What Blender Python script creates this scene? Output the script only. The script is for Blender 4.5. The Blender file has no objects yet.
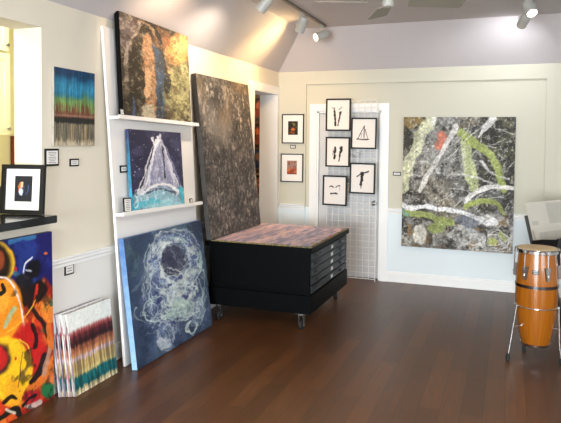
import bpy, bmesh, math, random
import numpy as np
from mathutils import Vector, Matrix, Euler
random.seed(7)
scene = bpy.context.scene
COL = scene.collection
PI = math.pi
R = math.radians

# ------------------------------------------------------------------ room sizes
XL = -2.773          # left wall face
XR = 3.40            # right wall face
YB = 7.282           # back wall face
YF = -5.60           # front wall (shop window) face
ZW = 2.55            # top of the walls
ZC = 3.00            # flat part of the ceiling
SA = 0.44            # run of the sloping ceiling band
WT = 0.22            # wall thickness
ZR = 0.885           # top of chair rail

# ------------------------------------------------------------------ materials
def lin(c):
    c = np.asarray(c, float) / 255.0
    return np.where(c <= 0.04045, c / 12.92, ((c + 0.055) / 1.055) ** 2.4)

def rgba(c):
    l = lin(c)
    return (float(l[0]), float(l[1]), float(l[2]), 1.0)

MATS = {}
def mat(name, color, rough=0.5, metal=0.0, var=0.06, scale=12.0, bump=0.0, bscale=80.0, coat=0.0, spec=0.5):
    """plain painted / metal / plastic surface with slight procedural mottling"""
    if name in MATS:
        return MATS[name]
    m = bpy.data.materials.new(name)
    m.use_nodes = True
    nt = m.node_tree
    b = nt.nodes['Principled BSDF']
    b.inputs['Roughness'].default_value = rough
    b.inputs['Metallic'].default_value = metal
    b.inputs['Coat Weight'].default_value = coat
    b.inputs['Specular IOR Level'].default_value = spec
    tc = nt.nodes.new('ShaderNodeTexCoord')
    n = nt.nodes.new('ShaderNodeTexNoise')
    n.inputs['Scale'].default_value = scale
    n.inputs['Detail'].default_value = 4
    nt.links.new(tc.outputs['Object'], n.inputs['Vector'])
    mx = nt.nodes.new('ShaderNodeMix')
    mx.data_type = 'RGBA'
    c = np.array(rgba(color)[:3])
    mx.inputs['A'].default_value = (*(c * (1 - var)), 1)
    mx.inputs['B'].default_value = (*np.minimum(c * (1 + var), 1), 1)
    nt.links.new(n.outputs['Fac'], mx.inputs['Factor'])
    nt.links.new(mx.outputs['Result'], b.inputs['Base Color'])
    if bump:
        n2 = nt.nodes.new('ShaderNodeTexNoise')
        n2.inputs['Scale'].default_value = bscale
        n2.inputs['Detail'].default_value = 3
        nt.links.new(tc.outputs['Object'], n2.inputs['Vector'])
        bp = nt.nodes.new('ShaderNodeBump')
        bp.inputs['Strength'].default_value = bump
        bp.inputs['Distance'].default_value = 0.01
        nt.links.new(n2.outputs['Fac'], bp.inputs['Height'])
        nt.links.new(bp.outputs['Normal'], b.inputs['Normal'])
    MATS[name] = m
    return m

def emit(name, color, strength):
    if name in MATS:
        return MATS[name]
    m = bpy.data.materials.new(name)
    m.use_nodes = True
    b = m.node_tree.nodes['Principled BSDF']
    b.inputs['Base Color'].default_value = rgba(color)
    b.inputs['Emission Color'].default_value = rgba(color)
    b.inputs['Emission Strength'].default_value = strength
    MATS[name] = m
    return m

def wall_mat(name, upper, lower):
    """two paints meeting behind the chair rail"""
    m = bpy.data.materials.new(name)
    m.use_nodes = True
    nt = m.node_tree
    b = nt.nodes['Principled BSDF']
    b.inputs['Roughness'].default_value = 0.75
    g = nt.nodes.new('ShaderNodeNewGeometry')
    s = nt.nodes.new('ShaderNodeSeparateXYZ')
    nt.links.new(g.outputs['Position'], s.inputs[0])
    gt = nt.nodes.new('ShaderNodeMath')
    gt.operation = 'GREATER_THAN'
    gt.inputs[1].default_value = ZR - 0.03
    nt.links.new(s.outputs['Z'], gt.inputs[0])
    mx = nt.nodes.new('ShaderNodeMix')
    mx.data_type = 'RGBA'
    mx.inputs['A'].default_value = rgba(lower)
    mx.inputs['B'].default_value = rgba(upper)
    nt.links.new(gt.outputs[0], mx.inputs['Factor'])
    n = nt.nodes.new('ShaderNodeTexNoise')
    n.inputs['Scale'].default_value = 160
    nt.links.new(g.outputs['Position'], n.inputs['Vector'])
    bp = nt.nodes.new('ShaderNodeBump')
    bp.inputs['Strength'].default_value = 0.06
    bp.inputs['Distance'].default_value = 0.004
    nt.links.new(n.outputs['Fac'], bp.inputs['Height'])
    nt.links.new(bp.outputs['Normal'], b.inputs['Normal'])
    nt.links.new(mx.outputs['Result'], b.inputs['Base Color'])
    return m

def floor_mat():
    m = bpy.data.materials.new('walnut_planks')
    m.use_nodes = True
    nt = m.node_tree
    b = nt.nodes['Principled BSDF']
    g = nt.nodes.new('ShaderNodeNewGeometry')
    mp = nt.nodes.new('ShaderNodeMapping')
    mp.inputs['Rotation'].default_value = (0, 0, PI / 2)
    nt.links.new(g.outputs['Position'], mp.inputs['Vector'])
    br = nt.nodes.new('ShaderNodeTexBrick')
    br.offset = 0.37
    br.offset_frequency = 2
    br.inputs['Scale'].default_value = 1.0
    br.inputs['Brick Width'].default_value = 1.15
    br.inputs['Row Height'].default_value = 0.127
    br.inputs['Mortar Size'].default_value = 0.0016
    br.inputs['Mortar Smooth'].default_value = 0.3
    br.inputs['Bias'].default_value = 0.0
    br.inputs['Color1'].default_value = (0, 0, 0, 1)
    br.inputs['Color2'].default_value = (1, 1, 1, 1)
    br.inputs['Mortar'].default_value = (0.3, 0.3, 0.3, 1)
    nt.links.new(mp.outputs['Vector'], br.inputs['Vector'])
    ramp = nt.nodes.new('ShaderNodeValToRGB')
    e = ramp.color_ramp.elements
    e[0].position = 0.0
    e[0].color = rgba((78, 46, 23))
    e[1].position = 1.0
    e[1].color = rgba((98, 60, 31))
    k = e.new(0.5)
    k.color = rgba((86, 52, 27))
    nt.links.new(br.outputs['Color'], ramp.inputs['Fac'])
    # grain along the boards
    mg = nt.nodes.new('ShaderNodeMapping')
    mg.inputs['Scale'].default_value = (26, 2.2, 1)
    nt.links.new(g.outputs['Position'], mg.inputs['Vector'])
    n = nt.nodes.new('ShaderNodeTexNoise')
    n.inputs['Scale'].default_value = 1.6
    n.inputs['Detail'].default_value = 6
    n.inputs['Distortion'].default_value = 0.8
    nt.links.new(mg.outputs['Vector'], n.inputs['Vector'])
    gr = nt.nodes.new('ShaderNodeValToRGB')
    gr.color_ramp.elements[0].color = (0.62, 0.62, 0.62, 1)
    gr.color_ramp.elements[0].position = 0.3
    gr.color_ramp.elements[1].color = (1.15, 1.15, 1.15, 1)
    gr.color_ramp.elements[1].position = 0.72
    nt.links.new(n.outputs['Fac'], gr.inputs['Fac'])
    mul = nt.nodes.new('ShaderNodeMix')
    mul.data_type = 'RGBA'
    mul.blend_type = 'MULTIPLY'
    mul.inputs['Factor'].default_value = 1.0
    nt.links.new(ramp.outputs['Color'], mul.inputs['A'])
    nt.links.new(gr.outputs['Color'], mul.inputs['B'])
    seam = nt.nodes.new('ShaderNodeMix')
    seam.data_type = 'RGBA'
    seam.inputs['B'].default_value = rgba((34, 20, 14))
    nt.links.new(br.outputs['Fac'], seam.inputs['Factor'])
    nt.links.new(mul.outputs['Result'], seam.inputs['A'])
    nt.links.new(seam.outputs['Result'], b.inputs['Base Color'])
    rr = nt.nodes.new('ShaderNodeMapRange')
    rr.inputs['To Min'].default_value = 0.30
    rr.inputs['To Max'].default_value = 0.46
    nt.links.new(n.outputs['Fac'], rr.inputs['Value'])
    nt.links.new(rr.outputs['Result'], b.inputs['Roughness'])
    b.inputs['Specular IOR Level'].default_value = 0.5
    bp = nt.nodes.new('ShaderNodeBump')
    bp.inputs['Strength'].default_value = 0.12
    bp.inputs['Distance'].default_value = 0.003
    nt.links.new(n.outputs['Fac'], bp.inputs['Height'])
    nt.links.new(bp.outputs['Normal'], b.inputs['Normal'])
    return m

def pigment_mat(name, rough=0.45, bump=0.25, bscale=140.0):
    """paint: pigment stored on the canvas, brushed relief from noise"""
    if name in MATS:
        return MATS[name]
    m = bpy.data.materials.new(name)
    m.use_nodes = True
    nt = m.node_tree
    b = nt.nodes['Principled BSDF']
    b.inputs['Roughness'].default_value = rough + 0.1
    b.inputs['Specular IOR Level'].default_value = 0.25
    a = nt.nodes.new('ShaderNodeAttribute')
    a.attribute_name = 'pigment'
    tc = nt.nodes.new('ShaderNodeTexCoord')
    n = nt.nodes.new('ShaderNodeTexNoise')
    n.inputs['Scale'].default_value = bscale
    n.inputs['Detail'].default_value = 3
    nt.links.new(tc.outputs['Object'], n.inputs['Vector'])
    mr = nt.nodes.new('ShaderNodeMapRange')
    mr.inputs['To Min'].default_value = 0.94
    mr.inputs['To Max'].default_value = 1.06
    nt.links.new(n.outputs['Fac'], mr.inputs['Value'])
    mul = nt.nodes.new('ShaderNodeMix')
    mul.data_type = 'RGBA'
    mul.blend_type = 'MULTIPLY'
    mul.inputs['Factor'].default_value = 1.0
    nt.links.new(a.outputs['Color'], mul.inputs['A'])
    nt.links.new(mr.outputs['Result'], mul.inputs['B'])
    nt.links.new(mul.outputs['Result'], b.inputs['Base Color'])
    if bump:
        bp = nt.nodes.new('ShaderNodeBump')
        bp.inputs['Strength'].default_value = bump
        bp.inputs['Distance'].default_value = 0.004
        nt.links.new(n.outputs['Fac'], bp.inputs['Height'])
        nt.links.new(bp.outputs['Normal'], b.inputs['Normal'])
    MATS[name] = m
    return m

# ------------------------------------------------------------------ mesh helpers
class MB:
    def __init__(s):
        s.v = []; s.f = []
    def quad(s, a, b, c, d):
        n = len(s.v); s.v += [a, b, c, d]; s.f.append((n, n + 1, n + 2, n + 3)); return s
    def hexa(s, p):
        """8 corners: bottom ring 0-3 ccw, top ring 4-7"""
        n = len(s.v); s.v += [tuple(q) for q in p]
        for f in ((3, 2, 1, 0), (4, 5, 6, 7), (0, 1, 5, 4), (1, 2, 6, 5), (2, 3, 7, 6), (3, 0, 4, 7)):
            s.f.append(tuple(n + i for i in f))
        return s
    def box(s, x0, x1, y0, y1, z0, z1):
        return s.hexa([(x0, y0, z0), (x1, y0, z0), (x1, y1, z0), (x0, y1, z0),
                       (x0, y0, z1), (x1, y0, z1), (x1, y1, z1), (x0, y1, z1)])
    def prism(s, poly, axis, a, b):
        """extrude a 2D polygon along axis 0/1/2 from a to b"""
        n = len(s.v); k = len(poly)
        for t in (a, b):
            for (p, q) in poly:
                s.v.append({0: (t, p, q), 1: (p, t, q), 2: (p, q, t)}[axis])
        s.f.append(tuple(n + i for i in range(k))[::-1])
        s.f.append(tuple(n + k + i for i in range(k)))
        for i in range(k):
            j = (i + 1) % k
            s.f.append((n + i, n + j, n + k + j, n + k + i))
        return s
    def tube(s, pts, r, seg=10, closed=False):
        pts = [Vector(p) for p in pts]
        rs = r if isinstance(r, (list, tuple)) else [r] * len(pts)
        n0 = len(s.v); k = len(pts)
        up = None
        for i, p in enumerate(pts):
            if closed:
                t = pts[(i + 1) % k] - pts[i - 1]
            else:
                t = pts[min(i + 1, k - 1)] - pts[max(i - 1, 0)]
            t.normalize()
            if up is None:
                up = Vector((0, 0, 1)) if abs(t.z) < 0.9 else Vector((1, 0, 0))
            x = t.cross(up); x.normalize()
            y = x.cross(t); y.normalize(); up = y
            for j in range(seg):
                a = 2 * PI * j / seg
                q = p + x * (rs[i] * math.cos(a)) + y * (rs[i] * math.sin(a))
                s.v.append(tuple(q))
        m = k if closed else k - 1
        for i in range(m):
            for j in range(seg):
                a = n0 + i * seg + j; b = n0 + i * seg + (j + 1) % seg
                c = n0 + ((i + 1) % k) * seg + (j + 1) % seg; d = n0 + ((i + 1) % k) * seg + j
                s.f.append((a, b, c, d))
        if not closed:
            s.f.append(tuple(n0 + j for j in range(seg))[::-1])
            s.f.append(tuple(n0 + (k - 1) * seg + j for j in range(seg)))
        return s
    def lathe(s, prof, c=(0, 0, 0), seg=32, M=None):
        """profile of (r, z) about z; ends closed when r > 0"""
        n0 = len(s.v)
        for (r, z) in prof:
            for j in range(seg):
                a = 2 * PI * j / seg
                p = Vector((r * math.cos(a), r * math.sin(a), z))
                if M is not None:
                    p = M @ p
                s.v.append((p.x + c[0], p.y + c[1], p.z + c[2]))
        for i in range(len(prof) - 1):
            for j in range(seg):
                a = n0 + i * seg + j; b = n0 + i * seg + (j + 1) % seg
                s.f.append((a, b, b + seg, a + seg))
        s.f.append(tuple(n0 + j for j in range(seg))[::-1])
        s.f.append(tuple(n0 + (len(prof) - 1) * seg + j for j in range(seg)))
        return s
    def build(s, name, m, parent=None, smooth=False, bevel=0.0, segs=2):
        me = bpy.data.meshes.new(name)
        me.from_pydata(s.v, [], s.f)
        me.update()
        if bevel or smooth:
            bm = bmesh.new(); bm.from_mesh(me)
            bmesh.ops.recalc_face_normals(bm, faces=bm.faces)
            if bevel:
                es = [e for e in bm.edges if len(e.link_faces) == 2 and e.calc_face_angle(0) > 0.6]
                bmesh.ops.bevel(bm, geom=es, offset=bevel, segments=segs, affect='EDGES', clamp_overlap=True)
            bm.to_mesh(me); bm.free()
        else:
            bm = bmesh.new(); bm.from_mesh(me)
            bmesh.ops.recalc_face_normals(bm, faces=bm.faces)
            bm.to_mesh(me); bm.free()
        if smooth:
            me.shade_smooth()
            try:
                me.set_sharp_from_angle(angle=R(38))
            except Exception:
                pass
        me.materials.append(m)
        o = bpy.data.objects.new(name, me)
        COL.objects.link(o)
        if parent is not None:
            o.parent = parent
        return o

def tag(o, label, cat, group=None):
    o['label'] = label; o['category'] = cat
    if group: o['group'] = group
    return o

def thing(name, label, cat, loc=(0, 0, 0), rot=(0, 0, 0), group=None):
    o = bpy.data.objects.new(name, None)
    o.empty_display_size = 0.1
    COL.objects.link(o)
    o.location = loc; o.rotation_euler = rot
    return tag(o, label, cat, group)

def struct(o):
    o['kind'] = 'structure'; return o

def copy_tree(o, parent=None):
    c = o.copy(); COL.objects.link(c)
    if parent is not None:
        c.parent = parent
    for ch in list(o.children):
        copy_tree(ch, c)
    return c

# ------------------------------------------------------------------ a painter
def vnoise(H, W, fy, fx, seed, octv=3):
    rng = np.random.RandomState(seed)
    out = np.zeros((H, W)); amp = 1.0; tot = 0
    for o in range(octv):
        gy = max(1, int(round(fy * 2 ** o))); gx = max(1, int(round(fx * 2 ** o)))
        g = rng.rand(gy + 2, gx + 2)
        y = np.linspace(0, gy, H); x = np.linspace(0, gx, W)
        yi = np.minimum(y.astype(int), gy); xi = np.minimum(x.astype(int), gx)
        yf = (y - yi)[:, None]; xf = (x - xi)[None, :]
        yf = yf * yf * (3 - 2 * yf); xf = xf * xf * (3 - 2 * xf)
        a = g[np.ix_(yi, xi)]; b = g[np.ix_(yi, xi + 1)]
        c = g[np.ix_(yi + 1, xi)]; d = g[np.ix_(yi + 1, xi + 1)]
        out += amp * ((a * (1 - xf) + b * xf) * (1 - yf) + (c * (1 - xf) + d * xf) * yf)
        tot += amp; amp *= 0.55
    return out / tot

def sstep(x, a, b):
    t = np.clip((x - a) / (b - a), 0, 1)
    return t * t * (3 - 2 * t)

class Pic:
    """pigment laid on a canvas W x H samples; study coordinates run over a
    (x0,y0)-(x1,y1) frame, or a four-cornered sketch (tl, tr, br, bl)"""
    def __init__(s, W, H, frame=None, base=(128, 128, 128), seed=1, warp=1.0):
        s.W, s.H, s.seed = W, H, seed
        s.img = np.zeros((H, W, 3)) + np.array(base, float)
        u, v = np.meshgrid(np.linspace(0, 1, W), np.linspace(0, 1, H))
        s.u, s.v = u, v
        if frame is None:
            frame = [(0, 0), (1, 0), (1, 1), (0, 1)]
        A = []; B = []
        for (px, py), (tx, ty) in zip([(0, 0), (1, 0), (1, 1), (0, 1)], frame):
            A.append([px, py, 1, 0, 0, 0, -tx * px, -tx * py]); B.append(tx)
            A.append([0, 0, 0, px, py, 1, -ty * px, -ty * py]); B.append(ty)
        h = np.append(np.linalg.solve(np.array(A, float), np.array(B, float)), 1)
        w = h[6] * u + h[7] * v + 1
        s.X = (h[0] * u + h[1] * v + h[2]) / w
        s.Y = (h[3] * u + h[4] * v + h[5]) / w
        span = math.hypot(frame[1][0] - frame[0][0], frame[1][1] - frame[0][1])
        for (f, a) in ((9, 0.022), (26, 0.012), (60, 0.006)):
            s.X = s.X + (s.nz(f, f, 2) - 0.5) * 2 * a * span * warp
            s.Y = s.Y + (s.nz(f, f, 2) - 0.5) * 2 * a * span * warp
    def finish(s, g=0.22, f=None):
        f = f or s.W // 3
        s.mul(1 + g * (s.nz(int(f * s.H / s.W), f, 2) - 0.5) * 2)
        s.mul(1 + g * 0.8 * (s.nz(12, 10, 3) - 0.5) * 2)
    def nz(s, fy, fx, octv=3):
        s.seed += 1
        return vnoise(s.H, s.W, fy, fx, s.seed * 131 + 17, octv)
    def mix(s, color, mask):
        m = np.clip(mask, 0, 1)[..., None]
        s.img = s.img * (1 - m) + np.array(color, float) * m
    def mul(s, f):
        s.img = np.clip(s.img * f[..., None], 0, 255)
    def ridge(s, color, fy, fx, width, a=1.0, mask=None, octv=3):
        n = s.nz(fy, fx, octv)
        n = (np.argsort(np.argsort(n.ravel())).reshape(n.shape) / n.size)
        k = (1 - sstep(np.abs(n - 0.5), width * 0.35, width)) * a
        if mask is not None:
            k = k * mask
        s.mix(color, k)
    def patches(s, color, fy, fx, lo, hi, a=1.0, octv=5, mask=None):
        n = s.nz(fy, fx, octv)
        q = np.argsort(np.argsort(n.ravel())).reshape(n.shape) / n.size
        k = sstep(q, lo, hi) * a
        if mask is not None:
            k = k * mask
        s.mix(color, k)
    def dist(s, pts):
        P = np.array(pts, float)
        if len(P) > 2:                                   # smooth the path
            Q = []
            E = np.vstack([2 * P[0] - P[1], P, 2 * P[-1] - P[-2]])
            for i in range(1, len(E) - 2):
                for t in np.linspace(0, 1, 7)[:-1]:
                    a, b, c, d = E[i - 1:i + 3]
                    Q.append(0.5 * (2 * b + (c - a) * t + (2 * a - 5 * b + 4 * c - d) * t * t + (3 * b - a - 3 * c + d) * t ** 3))
            Q.append(P[-1]); P = np.array(Q)
        best = np.full(s.X.shape, 1e9); par = np.zeros(s.X.shape)
        n = len(P) - 1
        for i in range(n):
            ax, ay = P[i]; bx, by = P[i + 1]
            dx, dy = bx - ax, by - ay
            L = dx * dx + dy * dy + 1e-9
            t = np.clip(((s.X - ax) * dx + (s.Y - ay) * dy) / L, 0, 1)
            d = np.hypot(s.X - ax - t * dx, s.Y - ay - t * dy)
            k = d < best
            best[k] = d[k]; par[k] = ((i + t) / n)[k]
        return best, par
    thin = 1.0
    def stroke(s, pts, w, color, a=1.0, rough=0.35, dry=0.0, taper=0.0, f=14):
        w = w * s.thin
        d, par = s.dist(pts)
        hw = w * 0.5 * (1 - taper * par)
        d = d + (s.nz(f, f, 2) - 0.5) * rough * w
        m = 1 - sstep(d, hw * 0.75, hw * 1.1 + 0.15)
        if dry:
            m = m * (1 - dry * sstep(s.nz(f * 3, f * 3, 2), 0.45, 0.6))
        s.mix(color, m * a)
    def blob(s, x, y, rx, ry, color, a=1.0, rot=0.0, rough=0.3, soft=0.25, f=8):
        c, q = math.cos(rot), math.sin(rot)
        dx, dy = s.X - x, s.Y - y
        r = np.hypot((dx * c + dy * q) / rx, (-dx * q + dy * c) / ry)
        r = r + (s.nz(f, f, 3) - 0.5) * rough * 2
        s.mix(color, (1 - sstep(r, 1 - soft, 1 + soft * 0.4)) * a)
    def splat(s, n, color, r0, r1, box, a=0.9):
        rng = np.random.RandomState(s.seed * 7 + n)
        m = np.zeros(s.X.shape)
        for _ in range(n):
            x = rng.uniform(box[0], box[2]); y = rng.uniform(box[1], box[3])
            r = r0 + (r1 - r0) * rng.rand() ** 2.5
            m = np.maximum(m, 1 - sstep(np.hypot(s.X - x, s.Y - y), r * 0.6, r * 1.2))
        s.mix(color, m * a)
    def scribble(s, n, cx, cy, rx, ry, w, color, a=0.7, spread=0.3, arc=(0.6, 2.5), rs=(0.8, 1.1), band=None):
        rng = np.random.RandomState(s.seed * 13 + n)
        for _ in range(n):
            t0 = rng.uniform(*(band or (0, 2 * PI))); L = rng.uniform(*arc) * rng.choice([-1, 1])
            k = rng.uniform(*rs); ox = rng.uniform(-1, 1) * spread * rx; oy = rng.uniform(-1, 1) * spread * ry
            pts = [(cx + ox + rx * k * math.cos(t0 + L * i / 5), cy + oy + ry * k * math.sin(t0 + L * i / 5)) for i in range(6)]
            s.stroke(pts, w * rng.uniform(0.6, 1.4), color, a=a * rng.uniform(0.5, 1), rough=0.3)
    def vstreaks(s, lo, hi, f, strength, ymask=None):
        n = s.nz(3, f, 2)
        k = lo + (hi - lo) * sstep(n, 0.3, 0.7)
        k = 1 + (k - 1) * strength if ymask is None else 1 + (k - 1) * strength * ymask
        s.mul(k)

def face_mesh(name, pic, w, h, m, parent, y=0.0, x0=None, z0=0.0, bulge=0.0):
    """dense face of a canvas in the local xz plane, front towards -y"""
    W, H = pic.W, pic.H
    if x0 is None: x0 = -w / 2
    xs = np.linspace(x0, x0 + w, W); zs = np.linspace(z0 + h, z0, H)
    co = np.zeros((H, W, 3), np.float32)
    co[..., 0] = xs[None, :]; co[..., 1] = y; co[..., 2] = zs[:, None]
    idx = np.arange(W * H).reshape(H, W)
    q = np.stack([idx[1:, :-1], idx[1:, 1:], idx[:-1, 1:], idx[:-1, :-1]], -1).reshape(-1, 4)
    me = bpy.data.meshes.new(name)
    me.vertices.add(W * H); me.vertices.foreach_set('co', co.ravel())
    me.loops.add(q.size); me.loops.foreach_set('vertex_index', q.ravel().astype(np.int32))
    me.polygons.add(len(q)); me.polygons.foreach_set('loop_start', np.arange(0, q.size, 4, dtype=np.int32))
    me.update(calc_edges=True)
    col = np.ones((W * H, 4), np.float32)
    col[:, :3] = lin(np.clip(pic.img, 0, 255)).reshape(-1, 3)
    at = me.color_attributes.new('pigment', 'FLOAT_COLOR', 'POINT')
    at.data.foreach_set('color', col.ravel())
    me.materials.append(m)
    o = bpy.data.objects.new(name, me); COL.objects.link(o); o.parent = parent
    return o

def canvas(name, label, pic, w, h, t, loc, rot, edge, edge_label=None, cat='painting', group=None, rough=0.45):
    """stretched canvas: base-centre-front origin, front towards local -y"""
    root = thing(name, label, cat, loc, rot, group)
    f = face_mesh('painted_face', pic, w, h, pigment_mat('oil_paint', rough), root)
    b = MB()
    e = 0.0008
    b.box(-w / 2, w / 2, e, t, 0, h)
    ed = b.build('canvas_edge', edge, root)
    if edge_label: ed['label'] = edge_label
    return root

BACK_ROT = (0, 0, 0)
def left_rot(lean=0.0, roll=0.0):
    return (-R(lean), R(roll), R(90))

# ================================================================== ROOM SHELL
M_WALL = wall_mat('cream_wall_paint', (218, 212, 197), (222, 222, 219))
M_BACK = wall_mat('back_wall_paint_light_tinted', (201, 199, 183), (224, 235, 240))  # wall paint copy: dimmed on top, cool daylight tinted into the lower white
M_CEIL = mat('mauve_grey_ceiling_paint', (192, 187, 189), 0.8, var=0.02, bump=0.05, bscale=120)
M_TRIM = mat('white_trim_paint', (236, 238, 238), 0.4, var=0.02)
M_DOOR = mat('shadow_greyed_door_paint', (204, 206, 208), 0.38, var=0.02)  # white door, its grey shadow put into the paint
M_BLACK = mat('black_lacquer', (22, 22, 23), 0.35, var=0.15)
M_FRAME = mat('black_frame_wood', (15, 15, 15), 0.45, var=0.2, scale=30, spec=0.25)
M_WHITE = mat('white_board_paint', (232, 230, 228), 0.45, var=0.02)
M_CHROME = mat('chrome', (205, 205, 205), 0.14, metal=1.0, var=0.02)
M_STEEL = mat('brushed_steel', (150, 150, 150), 0.35, metal=1.0, var=0.08)
M_RUBBER = mat('black_rubber', (20, 20, 20), 0.7, var=0.2)

struct(MB().box(XL - 2.2, XR + WT, YF - WT, YB + 1.6, -0.12, 0.0).build('floor', floor_mat()))

# left wall: pass-through opening near the camera, doorway by the back corner
OY0, OY1, OZ0, OZ1 = 1.25, 3.085, 1.145, 2.370      # pass-through
DY0, DY1, DZ1 = 6.475, 7.205, 2.262                 # doorway
w = MB()
w.box(XL - WT, XL, YF - WT, OY0, 0, ZW)
w.box(XL - WT, XL, OY0, OY1, 0, OZ0)
w.box(XL - WT, XL, OY0, OY1, OZ1, ZW)
w.box(XL - WT, XL, OY1, DY0, 0, ZW)
w.box(XL - WT, XL, DY0, DY1, DZ1, ZW)
w.box(XL - WT, XL, DY1, YB, 0, ZW)
struct(w.build('wall_left', M_WALL))

# back wall with a shallow recess and a door opening
RX0, RX1, RZ, RD = -2.405, 0.357, 2.388, 0.035
DX0, DX1, DTOP = -2.265, -1.455, 2.055
w = MB()
yb0, yb1 = YB, YB + WT
w.box(XL - WT, RX0, yb0, yb1, 0, ZW)
w.box(RX1, XR + WT, yb0, yb1, 0, ZW)
w.box(RX0, RX1, yb0, yb1, RZ, ZW)
w.box(RX0, DX0, yb0 + RD, yb1, 0, RZ)
w.box(DX1, RX1, yb0 + RD, yb1, 0, RZ)
w.box(DX0, DX1, yb0 + RD, yb1, DTOP, RZ)
struct(w.build('wall_back', M_BACK))

# right wall with an added window, front wall with the shop window daylight comes through
RY0, RY1, RZ0, RZ1 = -2.4, 1.2, 0.55, 2.35
w = MB()
w.box(XR, XR + WT, YF - WT, RY0, 0, ZW)
w.box(XR, XR + WT, RY1, YB, 0, ZW)
w.box(XR, XR + WT, RY0, RY1, 0, RZ0)
w.box(XR, XR + WT, RY0, RY1, RZ1, ZW)
struct(w.build('wall_right', M_BACK))
w = MB()
for y in (RY0, RY0 + 1.2, RY0 + 2.4, RY1):
    w.box(XR + 0.06, XR + 0.14, y - 0.03, y + 0.03, RZ0, RZ1)
for z in (RZ0, RZ1):
    w.box(XR + 0.06, XR + 0.14, RY0, RY1, z - 0.03, z + 0.03)
struct(w.build('added_side_window', M_TRIM))  # unseen window, added to let cool light onto the left wall
WX0, WX1, WZ0, WZ1 = -2.45, 0.55, 0.35, 2.40
w = MB()
w.box(XL - WT, WX0, YF - WT, YF, 0, ZW)
w.box(WX1, XR + WT, YF - WT, YF, 0, ZW)
w.box(WX0, WX1, YF - WT, YF, 0, WZ0)
w.box(WX0, WX1, YF - WT, YF, WZ1, ZW)
struct(w.build('wall_front', M_BACK))
w = MB()
for x in (WX0, WX0 + 1.0, WX0 + 2.0, WX1):
    w.box(x - 0.03, x + 0.03, YF - 0.14, YF - 0.06, WZ0, WZ1)
for z in (WZ0, WZ1):
    w.box(WX0, WX1, YF - 0.14, YF - 0.06, z - 0.03, z + 0.03)
struct(w.build('window_1', M_TRIM))

# ceiling: sloping bands on four sides rising to a flat field
x0, x1, y0, y1 = XL, XR, YF, YB
c = MB()
T = 0.1
def slab(q):
    c.hexa(q + [(p[0], p[1], p[2] + T) for p in q])
slab([(x0 + SA, y0 + SA, ZC), (x1 - SA, y0 + SA, ZC), (x1 - SA, y1 - SA, ZC), (x0 + SA, y1 - SA, ZC)])
slab([(x0, y0, ZW), (x0 + SA, y0 + SA, ZC), (x0 + SA, y1 - SA, ZC), (x0, y1, ZW)])
slab([(x1, y0, ZW), (x1, y1, ZW), (x1 - SA, y1 - SA, ZC), (x1 - SA, y0 + SA, ZC)])
slab([(x0, y1, ZW), (x0 + SA, y1 - SA, ZC), (x1 - SA, y1 - SA, ZC), (x1, y1, ZW)])
slab([(x0, y0, ZW), (x1, y0, ZW), (x1 - SA, y0 + SA, ZC), (x0 + SA, y0 + SA, ZC)])
struct(c.build('ceiling', M_CEIL))

# chair rail, baseboards, casings
def rail_profile(z):      # (out, z)
    return [(0, z - 0.065), (0.010, z - 0.065), (0.012, z - 0.045), (0.020, z - 0.035), (0.020, z - 0.018), (0.030, z - 0.010), (0.030, z), (0, z)]
b = MB()
for (a, e) in ((3.10, DY0 - 0.145),):
    b.prism([(XL + p, z) for p, z in rail_profile(ZR)], 1, a, e)
struct(b.build('trim_1', M_TRIM))
b = MB()
for (a, e, y) in ((XL + 0.035, RX0, YB), (DX1 + 0.092, RX1, YB + RD), (RX1, XR, YB)):
    b.prism([(y - p, z) for p, z in rail_profile(ZR)], 0, a, e)
struct(b.build('trim_2', M_TRIM))
def base_profile(h=0.125):
    return [(0, 0), (0.014, 0), (0.014, h - 0.03), (0.009, h - 0.02), (0.009, h - 0.006), (0.004, h), (0, h)]
b = MB()
for (a, e) in ((YF, DY0 - 0.145),):
    b.prism([(XL + p, z) for p, z in base_profile()], 1, a, e)
struct(b.build('baseboard_left', M_TRIM))
b = MB()
for (a, e, y) in ((XL + 0.02, RX0, YB), (DX1 + 0.092, RX1, YB + RD), (RX1, XR, YB)):
    b.prism([(y - p, z) for p, z in base_profile()], 0, a, e)
struct(b.build('baseboard_back', M_TRIM))
# doorway casing on the left wall and lining of the opening
b = MB()
b.box(XL, XL + 0.018, DY0 - 0.14, DY0, 0, DZ1 + 0.10)
b.box(XL, XL + 0.018, DY1, YB - 0.001, 0, DZ1 + 0.10)
b.box(XL, XL + 0.018, DY0, DY1, DZ1, DZ1 + 0.10)
b.box(XL - WT - 0.002, XL - 0.0005, DY0 - 0.012, DY0 + 0.003, 0.001, DZ1 - 0.003)
b.box(XL - WT - 0.002, XL - 0.0005, DY1 - 0.003, DY1 + 0.012, 0.001, DZ1 - 0.003)
b.box(XL - WT - 0.002, XL - 0.0005, DY0, DY1, DZ1 - 0.003, DZ1 + 0.012)
struct(b.build('trim_3', M_TRIM))
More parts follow.
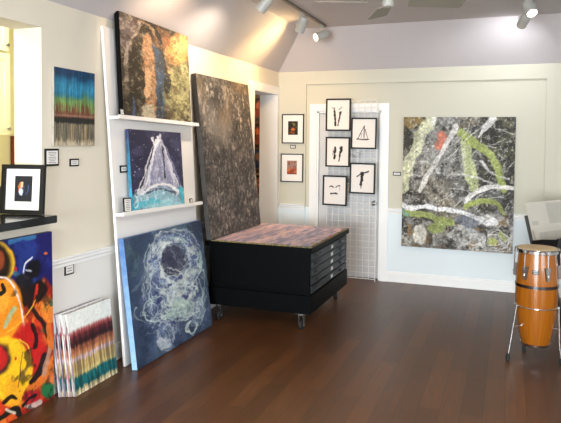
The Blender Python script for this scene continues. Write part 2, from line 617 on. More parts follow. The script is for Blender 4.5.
# white panelled door in the back wall: casing, slab, knob
b = MB()
for (xa, xb) in ((DX0 - 0.092, DX0), (DX1, DX1 + 0.092)):
    b.box(xa, xb, YB + RD - 0.022, YB + RD + 0.02, 0, DTOP + 0.09)
    b.box(xa + 0.02, xb - 0.02, YB + RD - 0.028, YB + RD - 0.0221, 0, DTOP + 0.07)
b.box(DX0, DX1, YB + RD - 0.022, YB + RD + 0.02, DTOP, DTOP + 0.09)
b.box(DX0 - 0.02, DX1 + 0.02, YB + RD - 0.028, YB + RD - 0.0221, DTOP + 0.02, DTOP + 0.07)
b.box(DX0 - 0.001, DX0 + 0.02, YB + RD, YB + RD + 0.12, 0, DTOP)
b.box(DX1 - 0.02, DX1 + 0.001, YB + RD, YB + RD + 0.12, 0, DTOP)
b.box(DX0, DX1, YB + RD, YB + RD + 0.12, DTOP - 0.02, DTOP + 0.001)
struct(b.build('trim_4', M_TRIM))
dyf = YB + RD + 0.045                                   # face of the slab
door = MB().box(DX0 + 0.022, DX1 - 0.022, dyf, dyf + 0.045, 0.012, DTOP - 0.022).build('door_1', M_DOOR)
struct(door)
dw = DX1 - DX0 - 0.044
for (pz0, pz1) in ((0.24, 0.80), (1.02, 1.60), (1.70, 1.93)):
    for k in (0, 1):
        xa = DX0 + 0.022 + 0.115 + k * (dw / 2 - 0.035)
        xb = xa + dw / 2 - 0.195 + 0.035
        p = MB()
        f = 0.022
        # raised moulding ring and raised field
        for (qa, qb, qc, qd) in ((xa, xb, pz0, pz0 + f), (xa, xb, pz1 - f, pz1), (xa, xa + f, pz0 + f, pz1 - f), (xb - f, xb, pz0 + f, pz1 - f)):
            p.box(qa, qb, dyf - 0.009, dyf + 0.001, qc, qd)
        p.box(xa + 0.055, xb - 0.055, dyf - 0.006, dyf + 0.001, pz0 + 0.055, pz1 - 0.055)
        p.build('door_panel', M_DOOR, door, bevel=0.004)
Mk = Matrix.Rotation(PI / 2, 4, 'X')
k = MB().lathe([(0.001, 0), (0.031, 0), (0.031, 0.006), (0.012, 0.012), (0.011, 0.035), (0.022, 0.042), (0.029, 0.055), (0.027, 0.066), (0.014, 0.074), (0.001, 0.075)],
               (-1.535, dyf, 0.935), 24, Mk).build('door_knob', M_STEEL, door, smooth=True)
k['label'] = 'brushed steel round door knob'

# ------------------------------------------------------------------ kitchen behind the pass-through
M_KIT = mat('pale_yellow_kitchen_paint', (236, 230, 200), 0.6, var=0.02)
M_KCAB = mat('pale_yellow_cabinet_paint', (244, 241, 214), 0.4, var=0.02)
KX, KY1 = -4.40, 4.75
struct(MB().box(KX - 0.1, KX, 0.4, KY1, 0, 3.0).build('wall_kitchen_side', M_KIT))
struct(MB().box(KX, XL - WT, KY1, KY1 + 0.1, 0, 3.0).build('wall_kitchen_end', M_KIT))
struct(MB().box(KX, XL - WT, 0.3, 0.4, 0, 3.0).build('wall_kitchen_front', M_KIT))
struct(MB().box(KX - 0.1, XL - WT, 0.3, KY1 + 0.1, 3.0, 3.1).build('ceiling_kitchen', M_KIT))
struct(MB().box(KX - 0.1, XL - WT, 0.3, KY1 + 0.1, -0.10, 0.004).build('floor_kitchen', mat('kitchen_tile', (190, 180, 160), 0.4)))

def cupboard(z0, z1, y1, label):
    t = thing('wall_cabinet', label, 'cabinet', (KX, y1 - 0.42, z0), (0, 0, 0), 'pale yellow kitchen wall cabinets')
    MB().box(0.002, 0.33, 0, 0.42, 0, z1 - z0).build('cabinet_body', M_KCAB, t, bevel=0.003)
    d = MB().box(0.332, 0.352, 0.006, 0.414, 0.005, z1 - z0 - 0.005)
    f = 0.06
    d.box(0.350, 0.360, 0.006, 0.414, 0.005, 0.005 + f).box(0.350, 0.360, 0.006, 0.414, z1 - z0 - f, z1 - z0 - 0.005)
    d.box(0.350, 0.360, 0.006, 0.006 + f, f, z1 - z0 - f).box(0.350, 0.360, 0.414 - f, 0.414, f, z1 - z0 - f)
    dd = d.build('cabinet_door', M_KCAB, t, bevel=0.002)
    MB().lathe([(0.001, 0), (0.006, 0), (0.006, 0.014), (0.014, 0.02), (0.014, 0.026), (0.001, 0.03)], (0.36, 0.385, 0.055), 16,
               Matrix.Rotation(PI / 2, 4, 'Y')).build('knob', M_STEEL, dd, smooth=True)
    return t
cupboard(1.70, 2.405, 4.125, 'lower pale yellow kitchen wall cabinet seen through the opening')
cupboard(2.412, 2.95, 4.115, 'upper pale yellow kitchen wall cabinet seen through the top of the opening')
t = thing('kitchen_counter', 'kitchen base unit with a grey worktop behind the framed photo', 'counter', (KX, 3.2, 0.004))
MB().box(0.002, 0.60, 0, 1.5, 0, 0.86).build('base_cabinet', M_KCAB, t, bevel=0.003)
MB().box(0.002, 0.63, -0.01, 1.52, 0.86, 0.90).build('worktop', mat('grey_worktop', (120, 112, 100), 0.3), t, bevel=0.004)
t = thing('coffee_maker', 'black coffee maker on the kitchen worktop behind the framed photo', 'coffee maker', (-4.02, 4.02, 0.905))
MB().box(-0.10, 0.10, -0.09, 0.10, 0, 0.03).box(-0.10, 0.10, 0.03, 0.10, 0.03, 0.34).box(-0.10, 0.10, -0.09, 0.10, 0.27, 0.36).build('housing', M_BLACK, t, bevel=0.01)
MB().lathe([(0.001, 0), (0.055, 0), (0.065, 0.05), (0.05, 0.13), (0.04, 0.15), (0.001, 0.15)], (0, -0.03, 0.032), 24).build('jug', mat('dark_glass', (30, 24, 20), 0.1), t, smooth=True)
t = thing('picture', 'narrow orange and red picture under the kitchen cabinets', 'picture', (KX + 0.004, 4.60, 1.42), (0, 0, R(90)))
MB().box(-0.12, 0.12, -0.018, 0, 0, 0.28).build('frame', mat('red_brown_frame', (120, 50, 30), 0.5), t, bevel=0.003)
MB().box(-0.095, 0.095, -0.021, -0.018, 0.025, 0.255).build('print', mat('orange_print', (205, 110, 50), 0.6, var=0.3, scale=18), t)

# black counter of the pass-through
t = thing('counter_shelf', 'glossy black counter shelf on the pass-through opening', 'shelf', (XL, 2.2, OZ0))
MB().box(-WT - 0.05, 0.125, -0.93, 0.882, 0.0, 0.047).build('counter_slab', mat('black_gloss_counter', (16, 16, 17), 0.18, var=0.1, coat=0.3), t, bevel=0.004)

# ------------------------------------------------------------------ back room seen through the doorway
M_BR = mat('dark_brown_panelling', (58, 38, 28), 0.6, var=0.25, scale=6)
BY = 8.45
struct(MB().box(-4.4, XL - WT - 0.001, BY, BY + 0.1, 0, 2.9).build('wall_backroom', M_BR))
struct(MB().box(-4.5, -4.4, 5.6, BY, 0, 2.9).build('wall_backroom_side', M_BR))
struct(MB().box(-4.4, XL - WT, 5.5, 5.6, 0, 2.9).build('wall_backroom_front', M_BR))
struct(MB().box(XL - WT - 0.1, XL - WT, YB + WT, BY, 0, 2.9).build('wall_backroom_right', M_BR))
struct(MB().box(-4.5, XL - WT, 5.5, BY + 0.1, 2.9, 3.0).build('ceiling_backroom', M_BR))
def small_oil(z, w, h, base, accent, accent2, label, frame=(70, 48, 26)):
    t = thing('small_painting', label, 'painting', (-3.53, BY - 0.002, z), BACK_ROT, 'small paintings in the back room')
    fr = MB(); f = 0.028
    fr.box(-w / 2, w / 2, -0.03, 0, 0, f).box(-w / 2, w / 2, -0.03, 0, h - f, h)
    fr.box(-w / 2, -w / 2 + f, -0.03, 0, f, h - f).box(w / 2 - f, w / 2, -0.03, 0, f, h - f)
    fr.build('frame', mat('old_gilt_%d' % frame[0], frame, 0.45, var=0.2), t, bevel=0.004)
    p = Pic(26, 34, base=base, seed=int(z * 100))
    p.blob(0.5, 0.42, 0.22, 0.26, accent, 0.9, rough=0.4)
    p.blob(0.5, 0.85, 0.42, 0.28, accent2, 0.9, rough=0.4)
    p.patches((20, 14, 10), 5, 5, 0.6, 0.9, 0.5)
    face_mesh('painted_face', p, w - 2 * f + 0.004, h - 2 * f + 0.004, pigment_mat('oil_paint', 0.45), t, y=-0.012, z0=f - 0.002)
small_oil(2.02, 0.27, 0.33, (40, 22, 16), (150, 80, 50), (110, 40, 26), 'topmost small painting inside the doorway, a dim red figure')
small_oil(1.62, 0.27, 0.35, (36, 22, 16), (170, 80, 40), (120, 50, 25), 'second small painting down inside the doorway, an orange figure on black')
small_oil(1.25, 0.29, 0.33, (40, 62, 88), (120, 80, 60), (30, 44, 70), 'small blue painting inside the doorway')
small_oil(0.86, 0.29, 0.34, (40, 26, 18), (180, 95, 45), (120, 60, 30), 'small gilt framed painting with an orange centre inside the doorway', (140, 98, 48))
small_oil(0.42, 0.29, 0.34, (60, 22, 16), (110, 40, 26), (80, 26, 18), 'lowest small painting inside the doorway, dark red')

# ================================================================== PAINTINGS ON THE LEFT
# --- white leaning display board with two ledges
PL = math.degrees(math.atan(0.138 / 2.486))
RL = 1.1
t = thing('display_board', 'tall white display board leaning on the left wall with two picture ledges', 'display board',
          (-2.615, 4.325, 0.0025), left_rot(PL))
MB().hexa([(-0.570, 0, 0), (0.605, 0, 0), (0.605, 0.02, 0), (-0.570, 0.02, 0), (-0.650, 0, 2.485), (0.605, 0, 2.485), (0.605, 0.02, 2.485), (-0.650, 0.02, 2.485)]).build('board', M_WHITE, t, bevel=0.002)
for zl in (1.806, 1.102):
    bb = MB(); s = math.tan(R(RL))
    xa, xb = -0.625, 0.575
    for (ya, yb, za, zb) in ((-0.088, 0.0, 0, 0.022), (-0.088, -0.078, 0.022, 0.030)):
        bb.hexa([(xa, ya, zl + za - xa * s), (xb, ya, zl + za - xb * s), (xb, yb, zl + za - xb * s), (xa, yb, zl + za - xa * s),
                 (xa, ya, zl + zb - xa * s), (xb, ya, zl + zb - xb * s), (xb, yb, zl + zb - xb * s), (xa, yb, zl + zb - xa * s)])
    bb.build('picture_ledge', M_WHITE, t, bevel=0.002)
def board_pt(xl, out, zl):
    """point in front of the leaning board: across, out from its face, up"""
    m = Matrix.Translation((-2.615, 4.325, 0.0025)) @ Euler(left_rot(PL)).to_matrix().to_4x4()
    return m @ Vector((xl, -out, zl))

# --- top abstract on the upper ledge
p = Pic(150, 185, [(117.5, 10.5), (186.5, 37), (191, 123), (121.6, 115.4)], (48, 40, 33), 11, 0.7)
p.patches((98, 84, 72), 9, 7, 0.5, 0.8, 0.8)
p.patches((30, 24, 20), 8, 6, 0.6, 0.8, 0.85)
p.blob(127, 28, 11, 22, (104, 94, 98), 0.8, rough=0.5)
p.patches((140, 130, 126), 26, 20, 0.72, 0.9, 0.7, mask=(p.X < 140) * (p.Y < 60) * 1.0)
p.blob(133, 60, 10, 18, (24, 19, 16), 0.9, rough=0.5)
p.blob(134, 95, 12, 22, (30, 25, 18), 0.9, rough=0.5)
p.patches((96, 92, 78), 18, 16, 0.72, 0.97, 0.7, mask=(p.X < 145) * 1.0)
p.stroke([(139, 18), (137, 30), (128, 42), (124, 60), (125, 80)], 3.5, (158, 146, 136), 0.8, 0.7)
p.stroke([(140, 24), (133, 30)], 6, (160, 150, 146), 0.5, 1.0)
p.stroke([(146, 40), (147, 60), (149, 90), (150, 118)], 12, (172, 130, 96), 0.95, 0.5, dry=0.25)
p.stroke([(147, 70), (148, 95)], 7, (206, 172, 132), 0.6, 0.9)
p.stroke([(147, 108), (147, 119)], 12, (176, 170, 148), 0.9, 0.7)
p.stroke([(157, 46), (159, 65), (160, 90), (159, 120)], 11, (48, 74, 102), 0.95, 0.5, taper=0.2, dry=0.2)
p.stroke([(158, 52), (161, 75), (160, 100)], 6, (48, 70, 96), 0.8, 0.9)
p.stroke([(163, 48), (167, 62), (169, 72)], 3, (205, 165, 120), 0.8)
p.blob(178, 90, 13, 40, (146, 142, 98), 0.95, rough=0.35)
p.patches((96, 84, 58), 16, 12, 0.7, 0.85, 0.8, mask=(p.X > 164) * (p.Y > 55) * 1.0)
p.patches((178, 170, 122), 14, 10, 0.7, 0.9, 0.6, mask=(p.X > 164) * (p.Y > 55) * 1.0)
p.blob(178, 48, 14, 17, (214, 150, 84), 0.85, rough=0.3)  # orange corner: pigment plus spot lamp glow painted in, next blob too
p.blob(179, 44, 8, 12, (226, 172, 106), 0.8, rough=0.4)
p.blob(160, 38, 9, 11, (120, 76, 46), 0.8, rough=0.5)
p.stroke([(138, 17), (148, 22), (155, 32), (160, 42)], 5, (24, 20, 18), 0.95, 0.5)
p.stroke([(142, 22), (150, 28), (155, 38)], 2.5, (150, 128, 104), 0.7, 0.6)
p.blob(166, 83, 4, 9, (24, 26, 30), 0.9, rough=0.5)
p.stroke([(160, 96), (158, 118)], 5, (36, 42, 52), 0.7, 1.0)
p.stroke([(132, 98), (133, 114)], 4, (60, 86, 120), 0.8, 0.8)
p.patches((30, 24, 18), 12, 9, 0.6, 0.98, 0.4)
p.patches((200, 188, 160), 46, 38, 0.78, 0.99, 0.35)
p.patches((26, 22, 18), 50, 40, 0.80, 0.99, 0.4)
p.finish(0.15)
q = board_pt(-0.048, 0.0755, 1.831)
canvas('abstract_painting', 'brown abstract with tan, blue and olive vertical bands on the upper ledge', p,
       1.015, 0.768, 0.042, q, left_rot(PL + 0.7, RL), mat('black_canvas_edge', (7, 7, 7), 0.7, spec=0.1), 'black painted edge')

# --- sail painting on the lower ledge
p = Pic(140, 170, [(128, 128), (180.7, 132.5), (185.1, 201.9), (131.4, 209.9)], (48, 48, 78), 23)
p.patches((36, 36, 62), 5, 4, 0.4, 0.8, 0.8)
p.patches((74, 74, 106), 7, 6, 0.65, 0.95, 0.6)
p.splat(70, (190, 195, 215), 0.25, 0.75, (128, 128, 184, 180), 0.8)
for k in range(13):
    f = k / 12.0
    p.stroke([(160 + (f - 0.5) * 2.0, 140), (143 + 34 * f, 187)], 4.6, (150 + 22 * math.sin(k * 1.7), 152 + 20 * math.sin(k * 1.7), 178 + 14 * math.sin(k * 1.7)), 0.85, 0.5)
p.patches((186, 190, 210), 14, 10, 0.72, 0.92, 0.6, mask=((p.Y > 145) & (np.abs(p.X - 160) < (p.Y - 140) * 0.36)) * 1.0)
p.blob(158, 199, 30, 13, (140, 184, 200), 0.95, rough=0.25)
p.blob(160, 203, 20, 7, (150, 202, 212), 0.7, rough=0.4)
p.stroke([(130, 208), (145, 200), (160, 200)], 6, (84, 186, 206), 0.8, 0.7)
p.stroke([(129, 195), (131, 208)], 5, (40, 150, 190), 0.9)
p.stroke([(181, 186), (184, 200)], 5, (70, 170, 190), 0.8)
for dx in (-2.5, 0.4, 2.6):
    p.stroke([(157 + dx * 0.4, 139), (148 + dx, 166), (139.5 + dx, 190)], 1.5, (224, 226, 232), 0.85, 0.6)
p.stroke([(154, 146), (146, 172), (141, 186)], 1.4, (44, 44, 60), 0.8)
p.stroke([(162.5, 144), (163.6, 160), (164.6, 176)], 1.5, (40, 40, 56), 0.95)
p.stroke([(163, 143), (170, 162), (179, 184)], 1.6, (206, 210, 224), 0.8, 0.7)
p.stroke([(166, 146), (174, 166), (182, 186)], 1.0, (150, 156, 186), 0.7, 0.7)
p.stroke([(142, 192), (150, 186), (160, 182.5), (170, 184), (179, 189)], 2.6, (228, 230, 234), 0.95, 0.7)
p.stroke([(146, 191.5), (158, 187.5), (172, 190)], 1.8, (60, 64, 92), 0.85, 0.6)
p.stroke([(172, 184), (178, 190), (176, 194)], 2.2, (222, 226, 232), 0.8, 0.8)
p.blob(139, 190, 3.2, 3, (220, 224, 232), 0.85, rough=0.6)
p.stroke([(152, 138), (155, 143), (159, 141), (158, 136)], 1.7, (232, 234, 238), 0.9, 0.5)
p.stroke([(158, 144), (160, 134)], 2.6, (220, 222, 228), 0.8, 0.8)
p.stroke([(151, 137), (153.5, 136.5), (153, 140)], 1.2, (232, 234, 238), 0.9, 0.5)
sm = ((p.Y > 140) & (np.abs(p.X - 160 - (p.Y - 140) * 0.02) < (p.Y - 138) * 0.44)) * 1.0
p.ridge((214, 218, 230), 10, 14, 0.06, 0.6, mask=sm)
p.ridge((214, 226, 236), 7, 6, 0.10, 0.75, mask=(p.Y > 187) * 1.0)
p.stroke([(146, 168), (143, 182), (140, 192)], 1.6, (226, 228, 234), 0.8, 0.7)
p.stroke([(156, 146), (151, 164), (148, 184)], 1.6, (214, 216, 228), 0.8, 0.7)
p.stroke([(168, 160), (172, 172), (174, 184)], 1.8, (206, 208, 222), 0.7, 0.8)
p.stroke([(129, 200), (131, 209)], 4, (40, 170, 200), 0.8)
p.stroke([(182, 188), (184, 201)], 4, (60, 176, 198), 0.8)
p.finish(0.1)
def blue_edge(name, top, bottom):
    m = mat(name, top, 0.5)
    nt = m.node_tree
    mx = [n for n in nt.nodes if n.type == 'MIX'][0]
    tc = [n for n in nt.nodes if n.type == 'TEX_COORD'][0]
    for l in list(nt.links):
        if l.to_node == mx: nt.links.remove(l)
    sp = nt.nodes.new('ShaderNodeSeparateXYZ'); nt.links.new(tc.outputs['Generated'], sp.inputs[0])
    n = nt.nodes.new('ShaderNodeTexNoise'); n.inputs['Scale'].default_value = 22
    nt.links.new(tc.outputs['Object'], n.inputs['Vector'])
    ad = nt.nodes.new('ShaderNodeMath'); ad.operation = 'MULTIPLY_ADD'; ad.inputs[1].default_value = 0.9
    nt.links.new(n.outputs['Fac'], ad.inputs[0])
    sb = nt.nodes.new('ShaderNodeMath'); sb.operation = 'SUBTRACT'; sb.inputs[0].default_value = 0.55
    nt.links.new(sp.outputs['Z'], sb.inputs[1]); nt.links.new(sb.outputs[0], ad.inputs[2])
    nt.links.new(ad.outputs[0], mx.inputs['Factor'])
    mx.inputs['A'].default_value = rgba(top); mx.inputs['B'].default_value = rgba(bottom)
    return m
q = board_pt(-0.092, 0.066, 1.1298)
canvas('sailboat_painting', 'sailboat painting, pale sail on indigo over turquoise water, on the lower ledge', p,
       0.768, 0.612, 0.028, q, left_rot(PL + 1.6, RL), blue_edge('indigo_turquoise_edge', (34, 44, 92), (58, 160, 190)), 'blue and turquoise painted edge')

# --- swirl painting on the floor against the board
p = Pic(180, 245, [(123, 240.5), (201.5, 222.5), (213, 325), (137.5, 369.5)], (52, 68, 94), 37, 1.5)
p.patches((34, 47, 70), 4, 3, 0.35, 0.9, 0.85)
p.patches((84, 98, 126), 5, 4, 0.6, 0.99, 0.6)
p.patches((60, 88, 98), 4, 3, 0.7, 0.99, 0.5)
p.stroke([(130, 250), (136, 262), (134, 276)], 5, (78, 108, 112), 0.5, 1.0, dry=0.4)
p.stroke([(134, 292), (144, 276), (150, 262), (160, 246)], 2.2, (110, 128, 146), 0.55, 0.8)
r = np.hypot(p.X - 174, (p.Y - 262) / 1.08)
ring = np.exp(-((r - 21) / 7.0) ** 2)
body = np.exp(-(((p.X - 177) / 20) ** 2 + ((p.Y - 294) / 22) ** 2))
low = np.exp(-(((p.X - 165) / 15) ** 2 + ((p.Y - 332) / 18) ** 2)) + np.exp(-(((p.X - 152) / 8) ** 2 + ((p.Y - 308) / 14) ** 2)) + np.exp(-(((p.X - 199) / 8) ** 2 + ((p.Y - 310) / 18) ** 2))
allm = np.clip(ring + body + low * 0.7, 0, 1)
p.mix((96, 112, 156), allm * 0.75)
p.patches((70, 84, 128), 7, 6, 0.5, 0.95, 0.7, mask=allm)
p.patches((140, 160, 186), 7, 6, 0.55, 0.98, 0.6, octv=3, mask=allm)
p.blob(174, 262, 14.5, 14.5, (84, 88, 114), 0.96, rough=0.3)
p.patches((56, 60, 82), 5, 4, 0.45, 0.9, 0.85, octv=3, mask=(r < 14) * 1.0)
p.stroke([(163, 262), (173, 259), (185, 257)], 3, (52, 56, 78), 0.85, 0.8)
p.stroke([(170, 268), (178, 270), (186, 266)], 2, (108, 112, 138), 0.6, 0.8)
Wt, Gr, Lb = (214, 224, 224), (168, 194, 188), (150, 172, 208)
# broad brushed mass below the ring
for k, (x, y, a_) in enumerate(((166, 282, 1.1), (172, 290, 1.3), (178, 296, 1.5), (184, 288, 1.9), (190, 280, 2.1), (176, 306, 0.4), (168, 300, 0.8), (188, 300, 2.4), (181, 284, 1.6), (172, 312, 2.6))):
    c_, q_ = math.cos(a_), math.sin(a_)
    p.stroke([(x - 8 * c_, y - 8 * q_), (x + 1.5 * q_, y - 1.5 * c_), (x + 8 * c_, y + 8 * q_)], 4.2, (Wt, Gr, (190, 206, 204))[k % 3], 0.7, 1.0, dry=0.45)
# brushed arcs round the opening
for k in range(16):
    t0 = k * 0.42; rr = (17.0, 21.0, 24.5, 27.5)[k % 4] + 2.0 * math.sin(k * 2.3)
    pts = [(174 + 2.5 * math.sin(k * 1.9) + rr * math.cos(t0 + u * 0.4), 262 + 2.5 * math.cos(k * 1.3) + rr * 1.1 * math.sin(t0 + u * 0.4)) for u in range(4)]
    p.stroke(pts, (2.6, 2.0, 1.8, 1.3)[k % 4], (Wt, (196, 210, 212), Gr, Lb)[(k * 7) % 4], 0.75, 0.9, dry=0.3)
p.ridge((200, 214, 216), 8, 7, 0.05, 0.65, mask=np.clip(allm * 1.2, 0, 1))
p.ridge((180, 202, 200), 13, 11, 0.06, 0.55, mask=np.clip(allm * 1.2, 0, 1))
p.patches((210, 220, 218), 16, 13, 0.66, 0.97, 0.7, mask=np.clip(ring + body, 0, 1))
p.scribble(12, 174, 262, 22, 24, 0.9, (204, 216, 216), 0.65, 0.3, arc=(0.5, 1.6))
p.scribble(8, 172, 258, 28, 28, 0.7, (176, 198, 200), 0.6, 0.25, arc=(0.5, 1.6))
p.scribble(8, 188, 250, 20, 22, 0.6, (160, 184, 184), 0.5, 0.3, arc=(0.5, 1.6))
p.scribble(18, 177, 294, 17, 17, 0.9, (212, 222, 220), 0.75, 0.5, arc=(0.6, 2.4))
p.scribble(18, 158, 288, 12, 24, 0.8, (190, 206, 212), 0.65, 0.4, arc=(0.5, 2.0))
p.scribble(16, 196, 288, 10, 24, 0.8, (178, 200, 198), 0.65, 0.4, arc=(0.5, 2.0))
p.scribble(14, 151, 310, 11, 9, 0.9, (184, 206, 202), 0.7, 0.5, arc=(0.8, 3.0))
p.scribble(16, 165, 332, 12, 13, 0.9, (192, 204, 216), 0.7, 0.5, arc=(0.8, 3.0))
p.scribble(12, 200, 312, 7, 10, 0.8, (180, 202, 200), 0.65, 0.5, arc=(0.8, 3.0))
p.scribble(6, 192, 328, 4.5, 5.5, 0.9, (200, 216, 212), 0.85, 0.15, arc=(2.0, 5.0))
p.scribble(14, 180, 312, 14, 9, 1.1, (200, 216, 210), 0.65, 0.5, arc=(0.6, 2.4))
p.blob(181, 310, 13, 7, (160, 190, 182), 0.55, rot=-0.5, rough=0.9)
p.ridge((206, 220, 214), 12, 10, 0.07, 0.7, mask=np.clip(np.exp(-(((p.X - 180) / 14) ** 2 + ((p.Y - 310) / 10) ** 2)) * 1.4 + low * 0.8, 0, 1))
p.blob(165.5, 343, 5.5, 6.5, (196, 206, 216), 0.7, rough=0.8)
for (x, y) in ((155, 293), (187, 298), (168, 284), (182, 278), (160, 302), (176, 322)):
    p.blob(x, y, 2.8, 2.2, (46, 52, 110), 0.75, rough=0.6)
p.finish(0.12)
canvas('swirl_painting', 'dark blue painting with a pale tangled swirl, on the floor against the white board', p,
       1.185, 0.955, 0.045, (-2.488, 4.315, 0.0062), left_rot(7.3), blue_edge('bright_blue_edge', (78, 118, 176), (150, 192, 226)), 'bright blue painted edge')

# --- tall dark painting standing on the flat file
p = Pic(130, 210, [(0, 0), (1, 0), (1, 1), (0, 1)], (70, 67, 66), 41)
p.patches((62, 58, 57), 10, 7, 0.4, 0.8, 0.8)
p.patches((112, 102, 96), 12, 9, 0.66, 0.95, 0.7)
p.patches((164, 153, 142), 18, 34, 0.66, 0.95, 0.85, mask=sstep(p.nz(2, 6, 2), 0.35, 0.65))
p.patches((46, 43, 43), 26, 30, 0.72, 0.88, 0.7)
p.patches((150, 142, 134), 60, 50, 0.7, 0.99, 0.6)
p.patches((36, 34, 34), 55, 50, 0.7, 0.99, 0.6)
p.finish(0.3)
p.stroke([(0.05, 0.18), (0.25, 0.26), (0.42, 0.30)], 0.03, (150, 140, 130), 0.4, 1.0)
p.stroke([(0.2, 0.32), (0.35, 0.36), (0.5, 0.28), (0.55, 0.2)], 0.03, (146, 136, 126), 0.4, 1.0)
p.patches((116, 92, 70), 4, 4, 0.6, 0.95, 0.4, mask=1 - sstep(p.v, 0.2, 0.5))  # warm lamp light painted in as brown towards the top
canvas('tall_abstract_painting', 'tall dark grey mottled canvas standing on the flat file and leaning on the left wall', p,
       1.185, 1.535, 0.048, (-2.545, 5.582, 0.7645), left_rot(6.3), mat('mottled_grey_edge', (56, 53, 51), 0.6, var=0.7, scale=45))

# --- colourful painting at the bottom left
p = Pic(220, 260, [(-67, 254.5), (51.5, 231), (57, 391), (-63, 453)], (30, 30, 100), 53, 0.35)
p.patches((22, 24, 84), 5, 5, 0.4, 0.8, 0.8)
p.patches((40, 70, 150), 6, 5, 0.75, 0.95, 0.6)
p.stroke([(10, 242), (20, 239), (34, 236)], 4, (60, 120, 160), 0.8, 0.7)
p.stroke([(10, 268), (20, 276), (28, 286)], 7, (60, 120, 150), 0.75, 0.8)
p.blob(-4, 262, 18, 22, (232, 182, 40), 0.95, rough=0.1, soft=0.1)
p.blob(-6, 263, 17, 21, (30, 20, 20), 0.97, rough=0.15)
p.blob(-4, 259, 9, 11, (150, 70, 34), 0.9, rough=0.4)
p.blob(33, 268, 8, 11, (14, 14, 20), 0.97, rot=0.3, rough=0.4)
p.stroke([(32, 256), (25, 262), (23.5, 272), (28, 276)], 2.0, (225, 228, 236), 0.95, 0.3)
p.stroke([(26, 268), (31, 269)], 1.6, (200, 206, 220), 0.8)
p.blob(46, 251, 2, 1.6, (220, 110, 40), 0.95)
p.blob(14.5, 267, 1.8, 2.6, (190, 40, 50), 0.9)
# warm lower field
fld = sstep(p.Y - (288 - 0.22 * (p.X - 10) + 6 * np.sin(p.X * 0.25)), -2, 6)
p.mix((196, 58, 30), fld)
p.patches((226, 130, 44), 7, 6, 0.55, 0.85, 0.8, mask=fld)
p.patches((120, 24, 22), 7, 6, 0.68, 0.9, 0.8, mask=fld)
p.blob(30, 290, 15, 9, (26, 18, 18), 0.95, rot=-0.5, rough=0.6)
p.blob(22, 280, 9, 8, (24, 20, 26), 0.9, rough=0.6)
p.blob(50, 304, 7, 14, (226, 140, 48), 0.9, rough=0.5)
p.patches((60, 90, 70), 14, 12, 0.8, 0.92, 0.9, mask=((p.X > 40) & (p.Y > 288) & (p.Y < 330)) * 1.0)
p.blob(4, 306, 19, 30, (238, 146, 34), 0.97, rough=0.12, soft=0.12)
p.blob(2, 298, 9, 14, (246, 172, 60), 0.7, rough=0.4)
p.stroke([(-6, 276), (6, 276), (15, 288), (21, 304), (24, 322), (24, 336)], 1.8, (235, 225, 225), 0.9, 0.3)
p.stroke([(2, 282), (4, 288), (1, 291)], 4, (20, 18, 20), 0.95, 0.4)
p.stroke([(14, 304), (9, 314), (5, 322)], 4.5, (170, 190, 150), 0.9, 0.6)
p.stroke([(37, 282), (34, 300), (30, 320)], 1.4, (170, 30, 24), 0.9)
p.stroke([(37, 282), (37, 290)], 2.2, (220, 50, 30), 0.9)
p.stroke([(30, 302), (38, 312), (44, 318), (50, 332)], 5, (26, 16, 16), 0.9, 0.6)
p.stroke([(6, 328), (20, 318), (30, 306), (36, 296)], 1.0, (240, 190, 60), 0.8)
# lower half
p.blob(30, 345, 20, 26, (186, 28, 28), 0.97, rough=0.3)
p.blob(8, 364, 26, 33, (244, 196, 36), 0.97, rough=0.12, soft=0.1)
p.blob(14, 388, 12, 14, (240, 170, 36), 0.9, rough=0.5)
p.blob(-2, 354, 13, 17, (60, 36, 34), 0.97, rough=0.3)
p.blob(-3, 353, 10, 13, (190, 36, 34), 0.97, rough=0.3)
p.stroke([(20, 334), (30, 342), (32, 356), (26, 368), (20, 374)], 1.3, (240, 200, 70), 0.95)
p.stroke([(23, 346), (21, 364), (19, 380)], 0.8, (80, 50, 20), 0.9)
p.blob(16, 353, 1.2, 2, (190, 40, 20), 0.9)
p.stroke([(33, 320), (38, 332), (37, 342)], 5, (30, 16, 18), 0.9, 0.7)
p.stroke([(46, 350), (42, 364), (33, 376)], 6, (28, 18, 22), 0.95, 0.5)
p.stroke([(53, 340), (49, 356), (46, 368)], 4, (190, 150, 130), 0.8, 0.8)
p.stroke([(50, 322), (54, 342)], 6, (224, 116, 40), 0.9, 0.6)
p.blob(50, 384, 8, 9, (24, 112, 66), 0.95, rough=0.5)
p.blob(56, 368, 4, 8, (210, 120, 60), 0.8, rough=0.6)
p.blob(34, 391, 9, 8, (186, 34, 46), 0.95, rough=0.5)
p.stroke([(24, 398), (32, 400), (42, 396)], 5, (190, 185, 180), 0.85, 0.9)
p.stroke([(5, 396), (12, 390), (18, 392)], 4, (26, 20, 18), 0.95, 0.6)
p.stroke([(24, 399), (32, 391), (38, 388)], 2.6, (26, 20, 20), 0.95, 0.6)
p.stroke([(-4, 414), (6, 408), (16, 402), (20, 406)], 7, (24, 24, 22), 0.95, 0.7)
p.stroke([(8, 402), (16, 406)], 3, (230, 220, 200), 0.8, 0.8)
p.stroke([(48, 400), (56, 394)], 4, (190, 195, 190), 0.8, 0.8)
p.patches((20, 16, 18), 9, 8, 0.84, 0.99, 0.6, mask=fld)
p.finish(0.10)
canvas('colourful_abstract_painting', 'bright red, yellow and blue swirling abstract standing on the floor under the black counter', p,
       0.86, 1.075, 0.034, (-2.722, 2.700, 0.003), left_rot(0.7), mat('dark_blue_edge', (30, 30, 60), 0.6, var=0.4))

